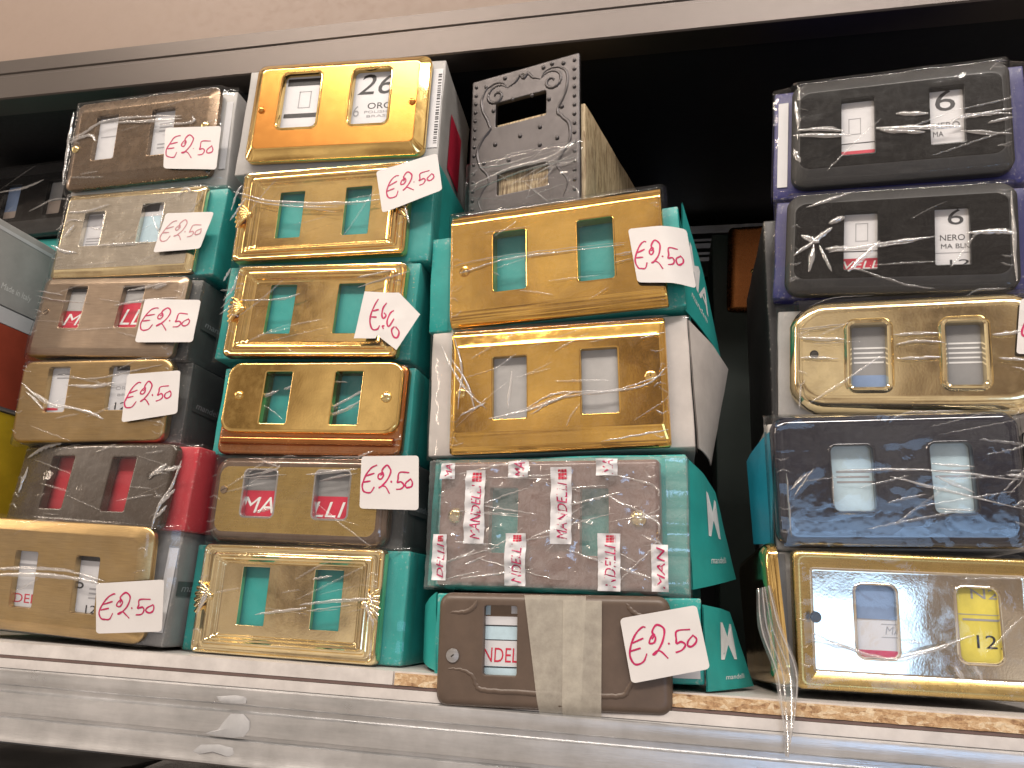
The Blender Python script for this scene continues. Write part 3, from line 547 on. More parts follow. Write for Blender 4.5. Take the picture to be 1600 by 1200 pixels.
def window_label(parent, local, hole, y, fills, texts=()):
    """printed label seen through a window: fills (v0, v1, material), texts (word, u0, u1, v0, v1, material, turn)"""
    hx, hz, hw, hh = hole; x0, x1, z0, z1 = hx - hw / 2 - 2.2, hx + hw / 2 + 2.2, hz - hh / 2 - 2.2, hz + hh / 2 + 2.2
    mats = []; mb = MB()
    def mi(m):
        if m not in mats: mats.append(m)
        return mats.index(m)
    for v0, v1, m in fills: sheet(mb, rect_fn(x0, x1, z0 + (z1 - z0) * v0, z0 + (z1 - z0) * v1, y), 1, 1, mi(m))
    o = mb.build('printed_label', list(mats), parent, local, 0)
    if texts:
        mats2 = []; mb = MB()
        for (wd, u0, u1, v0, v1, m, *rest) in texts:
            if m not in mats2: mats2.append(m)
            fn = rect_fn(x0, x1, z0, z1, y - .12)
            if wd == '#': sheet(mb, lambda a, b: fn(u0 + (u1 - u0) * a, v0 + (v1 - v0) * b), 1, 1, mats2.index(m))
            else: put_text(mb, wd, fn, u0, u1, v0, v1, rest[0] if rest else 0., .0, 0, mats2.index(m))
        mb.build('print', mats2, o, None, 0)
    return o
def flap(parent, inv, a, b, mat, bow=3., name='flap', letters=None):
    """open card flap: a = two points on the box edge (top, bottom), b = two outer points (bottom, top); world mm"""
    A, B, Cc, D = Vector(a[0]), Vector(a[1]), Vector(b[0]), Vector(b[1])
    nrm = (B - A).cross(D - A).normalized()
    def fn(u, v, off=0.):
        p = (A * v + B * (1 - v)) * (1 - u) + (D * v + Cc * (1 - v)) * u
        return p + nrm * (bow * math.sin(math.pi * u) * .5 + off + .5 * noise.noise((u * 3, v * 3, bow)))
    mb = MB()
    if fn(.5, .5, 0).y > fn(.5, .5, 1).y: sg = 1
    else: sg = -1
    cvt = lambda p: tuple(inv @ (p * S) / S)
    sheet(mb, lambda u, v: cvt(fn(u, v)), 10, 8); sheet(mb, lambda u, v: cvt(fn(u, v, -.6 * sg)), 10, 8)
    o = mb.build(name, mat, parent, None, 60)
    if letters:
        mb = MB()
        for (txt, u0, u1, v0, v1, m) in letters: put_text(mb, txt, lambda u, v: cvt(fn(u, v, .2 * sg)), u0, u1, v0, v1, .25, .012 if len(txt) < 3 else 0.)
        mb.build('print', 'print_white', o, None, 0)
    return o
# ring recipes: (inset_x, inset_z, y, corner radius, material slot), back to front
def rolled(t, r, e=3.0, m=0, fm=0):
    out = [(0, 0, t, r, m), (0, 0, e, r, m)]
    for i in range(1, 7):
        a = math.radians(15 * i); out.append((e * (1 - math.cos(a)), e * (1 - math.cos(a)), e * (1 - math.sin(a)), max(.3, r - e * (1 - math.cos(a)) * .6), m))
    out.append((e + .6, e + .6, 0, max(.3, r - e * .6), fm)); return out
def chamfer(t, r, ix, iz, d, m=0, fm=0, soft=.8):
    return [(0, 0, t, r, m), (0, 0, d + .8, r, m), (.25, .25, d + .3, r, m), (soft, soft, d - .1, r, m), (ix - soft, iz - soft, .28, max(.4, r - ix * .4), m), (ix - soft * .3, iz - soft * .3, .05, max(.4, r - ix * .4), m), (ix, iz, 0, max(.4, r - ix * .4), m), (ix + .7, iz + .7, 0, max(.4, r - ix * .4), fm)]
HOLE = [(.9, 0, 0), (.35, 0, 0), (.1, .12, 0), (0, .4, 0), (0, 5.2, 0)]
RIM = [(2.0, 0, 0), (1.7, 0, 0), (1.45, -.25, 0), (1.1, -.62, 0), (.75, -.72, 0), (.4, -.55, 0), (.1, 0, 0), (0, .8, 0), (0, 5.2, 0)]
BIGRIM = [(4.2, 0, 0), (3.8, 0, 0), (3.2, -.8, 0), (2.4, -1.5, 0), (1.7, -1.6, 0), (.9, -1.2, 0), (.3, .2, 0), (0, 1.2, 0), (0, 7, 0)]
THINRIM = [(1.2, 0, 1), (.95, 0, 1), (.7, -.3, 1), (.35, -.3, 1), (.05, .1, 1), (0, .5, 1), (0, 5.2, 1)]
def ornate(t):
    p = [(0, t), (0, 2.6), (.3, 1.9), (.9, 1.3), (1.6, 1.2), (2.2, 1.6), (2.6, 2.1), (3.2, 2.3), (6.2, 2.3), (6.8, 2.0), (7.2, 1.2), (7.8, .5), (8.6, .2), (9.4, .4), (10.0, 1.1), (10.4, 1.5), (11.6, 1.6),
         (12.0, 1.9), (12.8, 3.2), (13.2, 3.5), (14.0, 3.6), (14.5, 4.0), (14.9, 4.3), (15.6, 4.3)]
    return [(a * .95, a * .70, y - .2, max(.5, 3.2 - a * .12), 0) for a, y in p]
def grp(k): return {'1': 'boxed cover plates piled beside the left-hand cartons', '2': 'boxed gold cover plates in the tall gold pile', '3': 'boxed cover plates in the pile under the pewter plate', '4': 'boxed cover plates in the pile with black plates'}[k[0]]
PKG = {}
def package(k, name, label, rings, mats, hole=HOLE, face=0, box='card_teal', t=6., film_mat='film', z0=0, z1=0, depth=78, fill=None, screws=(), hr=1.2, yaw=0., stick={}, wkw={}, mesh_h=None, cz=0., category='cover plate', film_on=True, box_x=None, hbox=True, bow=None):
    p = P[k]; F = frame_of(p); R_ = [math.radians(a) for a in p['rot']]
    base = Vector((p['loc'][0], p['loc'][1] + 20, p['loc'][2] - p['h'] / 2 + .5 - z0)) * S
    e = bpy.data.objects.new(name, None); COL.objects.link(e); e.location = base; e.empty_display_size = .02
    T = Matrix.Translation(-base); L = T @ F
    h_ = mesh_h or p['h']
    lim = h_ / 2 - .3 - rings[-1][1] - max(q[0] for q in hole) - .35        # keep every window inside the flat of the plate
    for q in p['wins']:
        lo, hi = max(-lim, q[1] - q[3] / 2), min(lim, q[1] + q[3] / 2); q[1], q[3] = (lo + hi) / 2, hi - lo
    v, f, mi = plate_mesh(p['w'], h_ - .6, rings, p['wins'], hole, face, 0, cz, hr)
    if bow:                                                                # outline swells outwards between the corners
        hx, hz = p['w'] / 2, h_ / 2; ss = lambda t: (lambda q: q * q * (3 - 2 * q))(min(1, max(0, (t - .7) / .3)))
        v = [(x + math.copysign(bow[0] * max(0, 1 - (z / hz) ** 2) * ss(abs(x) / hx), x), y, z + math.copysign(bow[1] * max(0, 1 - (x / hx) ** 2) * ss(abs(z) / hz), z)) for x, y, z in v]
    pl = mesh_obj('plate', v, f, mats, e, L, 32, mi)
    for s_ in screws: add_screw(pl, *s_[:2], **(s_[2] if len(s_) > 2 else {}))
    bx = box_x or p.get('bx', [-p['w'] / 2, p['w'] / 2])
    BF = T @ Matrix.Translation([c * S for c in p['loc']]) @ Euler((0, R_[1], R_[2] + math.radians(yaw)), 'XYZ').to_matrix().to_4x4()
    yb = t + 1.2 + abs(math.sin(R_[0])) * p['h'] / 2 + abs(math.sin(math.radians(yaw))) * 40
    b = None
    if hbox:
        b = carton('box', bx[0], bx[1], yb, yb + depth, -p['h'] / 2 + .6 - z0, p['h'] / 2 - .6 + z1, box, e, BF, int(k))
    for i, fl in enumerate(fill or ()):
        if fl: window_label(e, L, p['wins'][i], 3.8, *fl)
    yfun = lambda x, z: -.6
    if film_on:
        kw = dict(seed=int(k), mat=film_mat); kw.update(wkw)
        fo, yfun = wrap(e, L, p['w'], p['h'], min(y for _, _, y, _, _ in rings) - (max(0, -min(q[1] for q in hole))), yb, bx if k != '31' else [-p['w'] / 2 - 2, p['w'] / 2 + 2], p.get('cr', []), **kw)
        PKG[k + 'film'] = fo; PKG[k + 'y'] = yfun
    if 'st' in p:
        sticker(e, L, p['st'], -2.6, seed=int(k), **stick)
    tag(e, label, category, grp(k)); PKG[k] = (e, b, L, T, BF)
    return e
WHITE_TOP = [(0, 1, 'label_white')]
def lab(*t): return (WHITE_TOP, t)
lines = lambda u0, u1, v0, n, m='print_grey': [('#', u0, u1 - .05 * (i % 2), v0 - i * .07, v0 - i * .07 + .025, m) for i in range(n)]

# ---- first pile (bronze, pewter and antique brass plates)
package('11', 'boxed_cover_plate', 'dark bronze cover plate in clear film with brass screws, topmost of its pile',
    chamfer(6, 5, 6, 9, 2.6, 0, 0), ['bronze'], box='card_silver', z1=0, z0=6, fill=[lab(('#', .2, .8, .55, .57, 'print_grey')), lab(*lines(.3, .8, .7, 3), *lines(.3, .9, .3, 2))],
    screws=[(-51, -4, dict(mat='brass_screw', r=3)), (50, 3, dict(mat='brass_screw', r=3))], wkw=dict(wd=1.5, n_rand=5))
package('12', 'boxed_cover_plate', 'pale pewter cover plate with a shiny gold lower edge and a faded price sticker',
    chamfer(6, 3, 4.5, 5.5, 2.4, 1, 0), ['pewter_gold', 'gold_pale'], fill=[lab(('#', .1, .9, .62, .9, 'print_grey'), *lines(.2, .8, .3, 3)), lab(('#', .1, .9, .1, .7, 'print_cyan'), ('#', .1, .6, .8, .95, 'print_black'))],
    stick=dict(ink='faded_ink', wd=.8), wkw=dict(wd=1.3))
package('13', 'boxed_cover_plate', 'taupe metal cover plate showing white letters on red through its two windows',
    chamfer(6, 4, 5, 5, 2.0), ['taupe'], box='card_dark',
    fill=[([(.0, .46, 'print_red'), (.46, 1, 'card_silver')], [('MA', .10, 1.2, .16, .40, 'print_white', .3), ('#', 0, 1, .86, .99, 'print_black')]), ([(.0, .62, 'print_red'), (.62, 1, 'card_silver')], [('LL', .12, .88, .16, .48, 'print_white', .3), ('#', 0, 1, .86, .99, 'print_black')])],
    screws=[(-47, 3, dict(r=2.2, mat='taupe', dome=.6))])
package('14', 'boxed_cover_plate', 'antique brass cover plate with rounded corners between the taupe plate and the dark brown plate',
    rolled(6, 7, 2.6), ['brass_brushed'], box='card_dark', fill=[lab(*lines(.3, .8, .8, 2), ('#', .1, .5, .12, .17, 'print_red')), lab(('#', .25, .9, .86, .95, 'print_black'), ('ORO', .3, .9, .48, .55, 'print_grey'), ('BR', .4, .7, .36, .41, 'print_grey'), ('12', .35, .8, .10, .24, 'print_black'))], hr=1.5, wkw=dict(wd=1.2))
package('15', 'boxed_cover_plate', 'dark brown cover plate with red card showing through both windows',
    rolled(5, 5, 1.6), ['brown_dark'], box='card_red', screws=[(47, 6, dict(r=2.6, mat='brown_dark', dome=.5))], wkw=dict(wd=1.6, n_rand=12), stick={}, t=5)
package('16', 'boxed_cover_plate', 'large brushed brass cover plate, lowest of its pile beside the yellow carton',
    chamfer(6.5, 8, 8, 6.5, 3.2), ['brass_brushed'], box='card_grey', fill=[lab(('DEL', .08, .86, .12, .26, 'print_red'), ('#', 0, 1, .70, .73, 'print_grey'), ('#', .72, .74, .73, 1, 'print_grey')), lab(('#', .0, 1, .86, .97, 'print_black'), ('6', .02, .3, .42, .60, 'print_black'), ('ORO', .5, .9, .52, .60, 'print_grey'), *lines(.5, .9, .42, 3), ('12', .45, .8, .06, .18, 'print_black'))], t=6.5, wkw=dict(wd=1.3, n_rand=2))
# ---- second pile (gold plates)
package('21', 'boxed_cover_plate', 'orange-gold cover plate with raised window rims, the number 26 in one window',
    chamfer(8, 6, 6.5, 7, 4.0, 1, 0), ['gold_orange', 'gold'], hole=[(a, y, 1) for a, y, _ in RIM], box='card_silver', t=8, hr=3.2, z0=7,
    fill=[lab(('#', .12, .95, .80, .92, 'print_black'), ('#', .12, .95, .26, .33, 'print_black'), ('#', .42, .44, .42, .70, 'print_grey'), ('#', .68, .70, .42, .70, 'print_grey'), ('#', .42, .70, .42, .43, 'print_grey'), ('#', .42, .70, .69, .70, 'print_grey')),
          lab(('26', .15, .98, .58, .92, 'print_black', .2), ('ORO', .42, .98, .34, .44, 'print_black'), ('POLISHED', .36, 1.1, .27, .31, 'print_grey'), ('BRASS', .42, .95, .20, .24, 'print_grey'), ('6', .10, .24, .22, .40, 'print_grey'))],
    screws=[(-52, -1, dict(r=2.4, mat='gold_orange', dome=1.6)), (52, -1, dict(r=2.4, mat='gold_orange', dome=1.6))], film_on=False)
def scrolls(k, ex=1.0):
    e = PKG[k][0]; p = P[k]; pl = [c for c in e.children if c.name.startswith('plate')][0]
    for s_ in (-1, 1):
        mb = MB(); x0 = s_ * (p['w'] / 2 - 3)
        for i in range(6):
            a = -1.0 + 2.0 * i / 5; pts = []
            for t in range(7):
                u = t / 6; pts.append((x0 + s_ * (3.2 * math.cos(a * .8) * (1 - u) ** 1.2 - 5.5 * u), 1.6 - 1.3 * math.sin(math.pi * min(1, u * .8 + .2)), a * 8 * (1 - u) ** .9 + 1.2 * math.sin(u * 3)))
            tube(mb, pts, 1.55 - .9 * abs(i - 2.5) / 5, 8)
        lathe(mb, x0 - s_ * 5.5, .6, [(2.2, 2.2), (2.2, .2), (1.5, -.6), (.1, -.9)], 14)
        mb.build('shell_ornament', 'gold' if k != '26' else 'gold_pale', pl, None, 50)
for k, lb in (('22', 'gold cover plate with moulded frame and side shells, a tilted price sticker on its corner'), ('23', 'gold moulded cover plate with side shells, marked by a crumpled torn price sticker')):
    package(k, 'boxed_cover_plate', lb, ornate(7.5), ['gold'], hole=[(.7, 0, 0), (.3, 0, 0), (0, .25, 0), (0, 3.2, 0)], t=7.5, z1=5 if k == '22' else 3, hr=.6, z0=3 if k == '22' else 0, wkw=dict(wd=.9),
        stick=dict(outline=None) if k == '22' else dict(strokes=STROKES_CRUMPLED, outline=[(34, 9), (55.7, 8), (70.5, -6), (58.5, -27.6), (45.5, -18.5), (44.6, -20.4), (31.5, -20.6)], label='crumpled white price sticker with a torn lower edge'))
    scrolls(k)
package('24', 'boxed_cover_plate', 'gold cover plate with rounded corners over a stepped copper edge',
    [(a, b, y + 3.5, r, m) for a, b, y, r, m in rolled(6, 5, 2.2)][:-1] + [(3, 3, 3.5, 4, 0)], ['copper'], hole=HOLE, t=9.5, screws=())
def second_plate(k):
    e, b, L, T, BF = PKG[k]; p = P[k]
    for c in list(e.children):
        if c.name.startswith('plate'): c.name = 'base_plate'
    v, f, mi = plate_mesh(p['w'] - 3, 43.0, rolled(4, 8, 1.6), p['wins'], HOLE[:-1] + [(0, 9, 0)], 0, 0, 6.2, 1.0)
    pl = mesh_obj('plate', v, f, 'gold', e, L, 32, mi)
    add_screw(pl, -46, 7, 2.8, 0, 'gold', 40); add_screw(pl, 47, 6, 3.2, 0, 'brass_screw', 60)
    mb = MB()
    for z, r in ((-19.6, 2.5),): tube(mb, [(-p['w'] / 2 + 4 + i * (p['w'] - 8) / 8, 2.6, z) for i in range(9)], r, 10)
    mb.build('moulding', 'copper', [c for c in e.children if c.name.startswith('base_plate')][0], None, 50)
second_plate('24')
package('25', 'boxed_cover_plate', 'satin brass cover plate with thick glossy brown rim, white letters on red in its windows',
    rolled(8, 9, 6, 1, 0), ['brass_satin', 'rim_brown', 'steel'], hole=[(a, y, 2) for a, y, _ in THINRIM], box='card_dark', t=8, hr=2.2,
    fill=[([(.0, .56, 'print_red'), (.56, 1, 'card_grey')], [('MA', -.02, .84, .14, .44, 'print_white', .25)]), ([(.0, .48, 'print_red'), (.48, 1, 'card_grey')], [('LLI', .0, .80, .10, .38, 'print_white', .25)])],
    screws=[(-47, 5, dict(r=2.4, mat='taupe', dome=.8))], wkw=dict(wd=1.0))
package('26', 'boxed_cover_plate', 'pale gold moulded cover plate with side shells, lowest of the gold pile',
    ornate(7.5), ['gold_pale'], hole=[(.7, 0, 0), (.3, 0, 0), (0, .25, 0), (0, 3.2, 0)], t=7.5, hr=.6, wkw=dict(wd=.9, n_rand=10)); scrolls('26')
# ---- third pile
package('31', 'boxed_cover_plate', 'mirror-polished deep gold cover plate over a teal box, price sticker bent round its edge',
    [(0, 0, 7, 1, 0), (0, 0, 4.5, 1, 0), (.1, 1.2, 3.0, 1, 0), (.25, 3, 1.6, 1, 0), (.45, 5.2, .6, 1, 0), (.8, 7.4, .12, 1, 0), (1.1, 8.2, 0, 1, 0), (1.6, 9, 0, 1, 0)], ['gold_deep'], hole=[(a * .7, y * .7 if y < 0 else y, m) for a, y, m in RIM[:-1]] + [(0, 7, 0)], t=7, z1=-10, hr=1.6,
    screws=[(-53, -3, dict(r=3.2, mat='gold_deep', dome=1.0, ang=65))], stick=dict(bend=(.55, 26)), wkw=dict(wd=.7, n_rand=6, side=9))
package('32', 'boxed_cover_plate', 'polished gold cover plate with two screws in wrinkled film over a white carton',
    [(0, 0, 7, 2, 0), (0, 0, 3.6, 2, 0), (.4, 1.6, 2.2, 2, 0), (1.2, 4, 1.5, 2, 0), (2.2, 8, .9, 2, 0), (2.8, 10.5, .25, 2, 0), (3.3, 11.2, .02, 2, 0), (3.5, 11.6, 0, 2, 0), (4.2, 12.2, 0, 2, 0)], ['gold_deep'], box='card_white', t=7, z1=3, hr=1.0,
    fill=[([(0, 1, 'card_silver')],), ([(0, 1, 'card_silver')],)], screws=[(-53, -2, dict(r=3, mat='gold', dome=1.2, ang=50)), (51, 2, dict(r=3.2, mat='gold', dome=1.2, ang=20))], wkw=dict(wd=1.0, n_rand=14, crinkle=.5))
rnd33 = random.Random(12)
P['33']['cr'] = []
P['43']['st'] = [[46.8, 24.3], [80, 25.5], [78, -2.2], [43.6, -3.4]]
package('33', 'boxed_cover_plate', 'brown lacquered cover plate in crinkly film printed with white brand labels',
    rolled(7, 3, 3.4), ['brown_lacquer'], t=7, z1=4.5, screws=[(-49, 4, dict(r=4.2, mat='brass_screw', dome=2.4, ang=20)), (48, 3, dict(r=4.2, mat='brass_screw', dome=2.4, ang=70))], film_mat='film_crinkly', wkw=dict(crinkle=3.2, rmat=1, n_rand=34, wd=.9))
package('34', 'boxed_cover_plate', 'matt brown cover plate with strips of masking tape, hanging over the shelf edge',
    rolled(7, 6, 4), ['brown_satin'], t=7, z0=-13.6, fill=[([(0, .08, 'print_cyan'), (.08, .17, 'print_cyan'), (.17, .50, 'label_white'), (.50, .68, 'print_cyan'), (.68, .80, 'label_white'), (.80, 1, 'rim_brown')], [('NDEL', .06, .90, .22, .40, 'print_red', .05), ('#', 0, 1, .495, .505, 'print_black'), ('#', 0, 1, .675, .69, 'print_black'), ('#', .1, .22, .82, .95, 'print_cyan'), ('#', .72, .95, .84, .95, 'label_white'), ('#', 0, 1, .15, .165, 'print_black')])], screws=[(-48, -3, dict(r=3.4, mat='steel', dome=.9, ang=40))], film_on=False)
# ---- fourth pile
def big_rounded(t, rx, rz, r, d, m=0, fm=0):
    out = [(0, 0, t, r, m), (0, 0, d, r, m)]
    for i in range(1, 9):
        a = math.radians(90 * i / 8); out.append((rx * (1 - math.cos(a)), rz * (1 - math.cos(a)), d * (1 - math.sin(a)), max(.5, r - rx * (1 - math.cos(a)) * .6), m))
    out.append((rx + .7, rz + .7, 0, max(.5, r - rx * .6), fm)); return out
MUT = lambda *t: ([(0, 1, 'label_white')], t)
package('41', 'boxed_cover_plate', 'black cover plate with grey bevels on a blue box, topmost of its pile',
    chamfer(8, 7, 5, 9, 3.4, 1, 0), ['black_face', 'black_satin'], box='card_blue', t=8, z0=4,
    fill=[([(0, .16, 'print_red'), (.16, 1, 'label_white')], [('#', .1, .98, .27, .285, 'print_black'), ('#', .28, .30, .42, .68, 'print_grey'), ('#', .56, .58, .42, .68, 'print_grey'), ('#', .28, .58, .42, .43, 'print_grey'), ('#', .28, .58, .67, .68, 'print_grey')]), MUT(('6', .25, .72, .62, .96, 'print_black'), ('NERO', .18, .8, .34, .44, 'print_black'), ('MA', .18, .42, .22, .30, 'print_black'))], hr=.8, bow=(3.2, 1.6), wkw=dict(wd=1.6, n_rand=4))
package('42', 'boxed_cover_plate', 'black cover plate with star-shaped film wrinkles above the bulging gold plate',
    chamfer(8, 7, 5, 7.5, 3.4, 1, 0), ['black_face', 'black_satin'], box='card_blue', t=8,
    fill=[([(0, .26, 'print_red'), (.26, 1, 'label_white')], [('VELL', .1, .95, .10, .22, 'print_white', .2), ('#', .1, .98, .36, .375, 'print_black'), ('#', .38, .40, .52, .80, 'print_grey'), ('#', .66, .68, .52, .80, 'print_grey'), ('#', .38, .68, .52, .53, 'print_grey'), ('#', .38, .68, .79, .80, 'print_grey')]), MUT(('6', .42, .78, .70, .94, 'print_black'), ('NERO', .24, .8, .46, .55, 'print_black'), ('MA BLK', .26, .9, .34, .41, 'print_black'), ('#', .1, .95, .27, .28, 'print_grey'), ('12', .45, .9, .07, .17, 'print_black'))], hr=.8, bow=(3.2, 1.2), wkw=dict(wd=1.7, n_rand=4))
package('43', 'boxed_cover_plate', 'bulging polished gold cover plate with wide raised window frames',
    big_rounded(11, 6, 7.5, 13, 8), ['gold_pale'], hole=BIGRIM, box='card_silver', t=11, hr=1.6, fill=[([(.24, 1, 'card_grey'), (.0, .24, 'print_blue')], lines(.15, .9, .62, 4, 'print_white')), ([(0, 1, 'card_grey')], lines(.15, .9, .66, 5, 'print_white'))],
    bow=(5, 1.2), screws=[(-46, 0, dict(r=2.2, mat='dark_slot', dome=.2))], wkw=dict(wd=1.0, n_rand=8))
package('44', 'boxed_cover_plate', 'glossy black cover plate with blue reflections and pale blue card in its windows',
    rolled(8, 8, 5.5), ['black_gloss'], hole=RIM, box='card_silver', t=8, hr=2.6, fill=[([(0, 1, 'print_cyan')], lines(.2, .9, .58, 3, 'print_grey')), ([(0, 1, 'print_cyan')], lines(.2, .9, .58, 2, 'print_grey'))], wkw=dict(wd=.9, n_rand=16, crinkle=.4))
package('45', 'boxed_cover_plate', 'mirror cover plate in a satin gold frame, lowest of its pile on the shelf board',
    [(0, 0, 7, 3, 1), (0, 0, 2, 3, 1), (.5, .5, .9, 3, 1), (1.6, 1.6, .1, 3, 1), (2.6, 2.6, 0, 2.5, 1), (3.2, 3.2, .1, 2.4, 1), (7.6, 7.6, 1.7, 1.5, 1), (8.0, 8.0, 2.2, 1.2, 0), (8.5, 8.5, 2.4, 1, 0), (9.2, 9.2, 2.4, 1, 0)], ['champagne', 'brass_satin'], hole=[(a, y * .8, 0) for a, y, _ in RIM[:-1]] + [(0, 5, 0)], box='card_silver', t=8, hr=3.0,
    fill=[([(0, .14, 'print_red'), (.14, .52, 'label_white'), (.52, 1, 'print_blue')], [('MA', .68, 1.0, .34, .44, 'print_grey', .2), ('#', .60, .98, .30, .31, 'print_grey'), ('#', .60, .98, .46, .47, 'print_grey'), ('#', 0, 1, .515, .525, 'print_grey')]), ([(0, 1, 'print_yellow')], [('12', .45, .85, .22, .38, 'print_black'), ('N2', .4, .95, .82, .94, 'print_grey'), ('#', .1, .95, .62, .63, 'print_grey'), *lines(.2, .9, .55, 1)])],
    screws=[(-46, 1, dict(r=2.6, mat='dark_slot', dome=.3))], wkw=dict(wd=1.3, n_rand=4))

# ---- extras on particular packages
def inv_of(k): return PKG[k][1].matrix_basis.inverted() @ PKG[k][3]
FLAPS = {'31': ([[92.3, 6.5, 259.9], [93.0, 6.5, 194.0]], [[114.8, 60, 182.5], [112.5, 60, 195.7]], 'card_teal', [('MA', .08, .60, .42, .80, 0), ('mandelli', .15, .55, .22, .30, 0)]),
    '32': ([[95.0, 8, 188.8], [99.3, 8, 117.4]], [[107.3, 55, 116.8], [118.4, 55, 174.9]], 'card_white', None),
    '33': ([[91.5, 4.7, 113.5], [95.4, 4.7, 46]], [[118.7, 45, 53.7], [109.0, 45, 99.9]], 'card_teal', [('M', .42, .85, .42, .84, 0), ('mandelli', .4, .8, .18, .24, 0)]),
    '34': ([[99.7, -5.8, 39.0], [101.1, -5.8, .5]], [[124.7, 30, 1.7], [114.0, 30, 36.5]], 'card_teal', [('M', .30, .82, .36, .82, 0), ('mandelli', .35, .8, .12, .18, 0)]),
    '34L': ([[-32.3, -5.8, 38.6], [-29.5, -5.8, .6]], [[-44.8, 20, 4.1], [-46, 20, 30.2]], 'card_teal', None),
    '44L': ([[136.1, 6.3, 127.6], [133.7, 6.3, 69.3]], [[127.1, 32, 71.3], [125, 32, 115.2]], 'card_bluegreen', None)}
for kk, (a, b, m, let) in FLAPS.items():
    k = kk[:2]; flap(PKG[k][1], inv_of(k), a, b, m, 3. if 'L' not in kk else -3., letters=let)
def side_label(k, y0, y1, z0, z1, mat, x_off=.9, texts=(), front=False):
    """printed panel stuck on the right side (or the front strip) of a carton"""
    e, b, L, T, BF = PKG[k]; xs = max(v.co.x for v in b.data.vertices) / S + .25
    mb = MB(); fn = (lambda u, v: (xs, y0 + (y1 - y0) * u, z0 + (z1 - z0) * v)); sheet(mb, fn, 1, 1)
    o = mb.build('printed_panel', mat, b, None, 0)
    if texts:
        mb = MB()
        for (t_, u0, u1, v0, v1, turn) in texts: put_text(mb, t_, lambda u, v: tuple(Vector(fn(u, v)) + Vector((.15, 0, 0))), u0, u1, v0, v1, .2, .0, turn)
        mb.build('print', 'print_grey', o, None, 0)
def front_label(k, x0, x1, z0, z1, mat='label_white', bars=0, bands=()):
    e, b, L, T, BF = PKG[k]; yf = min(v.co.y for v in b.data.vertices) / S - .2
    mb = MB(); sheet(mb, rect_fn(x0, x1, z0, z1, yf), 1, 1); o = mb.build('printed_panel', mat, b, None, 0)
    if bars:
        mb = MB(); rnd = random.Random(3); z = z0 + 3
        while z < z1 - 3:
            t_ = rnd.uniform(.4, 1.3); sheet(mb, rect_fn(x0 + (x1 - x0) * .55, x1 - .6, z, z + t_, yf - .1), 1, 1); z += t_ + rnd.uniform(.4, 1.4)
        mb.build('print', 'print_black', o, None, 0)
side_label('21', 30, 62, -32, 10, 'print_red'); front_label('21', 62, 68.5, -30, 30, bars=1)
front_label('11', 59.5, 64.5, -28, 26); side_label('24', 45, 70, -24, 20, 'card_teal')
for k in ('16', '13', '14', '25'):
    side_label(k, 14, 50, -4, 4, 'card_dark', texts=[('mandelli', .1, .9, .3, .8, 0)])
front_label('34', 56, 69, -10, 20); front_label('16', 67.5, 74, -24, 22); front_label('45', -61, -56, -30, 30, 'card_grey')
front_label('41', -62.5, -57, -30, 26)
# brand labels printed on the crinkly film of the brown plate
def film_labels():
    p = P['33']; f_ = PKG['33film']; yl = lambda x, z: PKG['33y'](x, z) - .35
    def local(px0, px1, pz0, pz1):
        def fn(u, v):
            x = px0 + (px1 - px0) * u; z = pz0 + (pz1 - pz0) * v; return (x, yl(x, z), z)
        return fn
    for (x, zb, zt, word, cut) in ((-37, -10.5, 27.5, 'MANDELLI', 1), (9.5, -10, 28.5, 'MANDELLI', 1), (-14, -31, -5, 'NDELLI', 1), (34, -32, -4.5, 'NDELLI', 1), (-55.5, -29.5, -6, 'DELLI', 1), (-53, 23, 31.5, 'MA', 0), (-13.5, 23.5, 32, 'MA', 0), (33, 24, 32.5, 'MA', 0), (58.5, -31.5, -9.5, 'MAN', 0)):
        wdt = 11 if x < 50 and x > -50 else 8; fn = local(x - wdt / 2, x + wdt / 2, zb, zt); mb = MB(); sheet(mb, fn, 8, 24)
        o = mb.build('film_label', 'label_white', f_, None, 60)
        g = (lambda fn: lambda u, v: (lambda t: (t[0], t[1] - .15, t[2]))(fn(u, v)))(fn)
        mb = MB(); top = .80 if cut else .95
        put_text(mb, word, g, .32, .80, .06, top, .25, 0., 1, 0)
        if cut:
            for i in range(3):
                for j in range(3):
                    if True: sheet(mb, lambda a, b: g(.36 + .15 * i + .13 * a, .84 + .045 * j + .038 * b), 1, 1, 1)
        mb.build('print', ['red_ink', 'print_red'], o, None, 0)
film_labels()
# masking tape and embossed cartouche on the matt brown plate
def taped():
    e, b, L, T, BF = PKG['34']; pl = [c for c in e.children if c.name.startswith('plate')][0]
    mb = MB()
    for pts in ([(-56 + 6, -9), (-43, -9.5), (-38, -12), (-36, -16), (-33, -18), (-20, -18.5), (20, -18.5), (33, -18), (36, -15), (39, -11), (44, -9), (50, -8.5)], [(-50, 17), (-42, 17.5), (-38, 20), (-36.5, 23)], [(36, 23), (38, 20), (42, 17.5), (50, 17)]):
        ridge(mb, catmull(pts, 6), 2.6, .6, lambda x, z: -.02, 0, 0)
    mb.build('embossed_line', 'brown_satin', pl, None, 60)
    for (q, yy) in (([(-13, 26), (17, 26), (14, -28), (-5.5, -28)], -.75), ([(6, 24), (24.5, 24), (23.5, -29), (5.5, -29)], -1.05)):
        mb = MB(); sheet(mb, bilin(q, lambda u, v, yy=yy: yy - .5 * noise.noise((u * 3, v * 4, yy)) * .5 + (3.2 * max(0, .1 - v) * 10 if v < .1 else 0)), 8, 16)
        mb.build('masking_tape', 'masking_tape', e, L, 60)
taped()

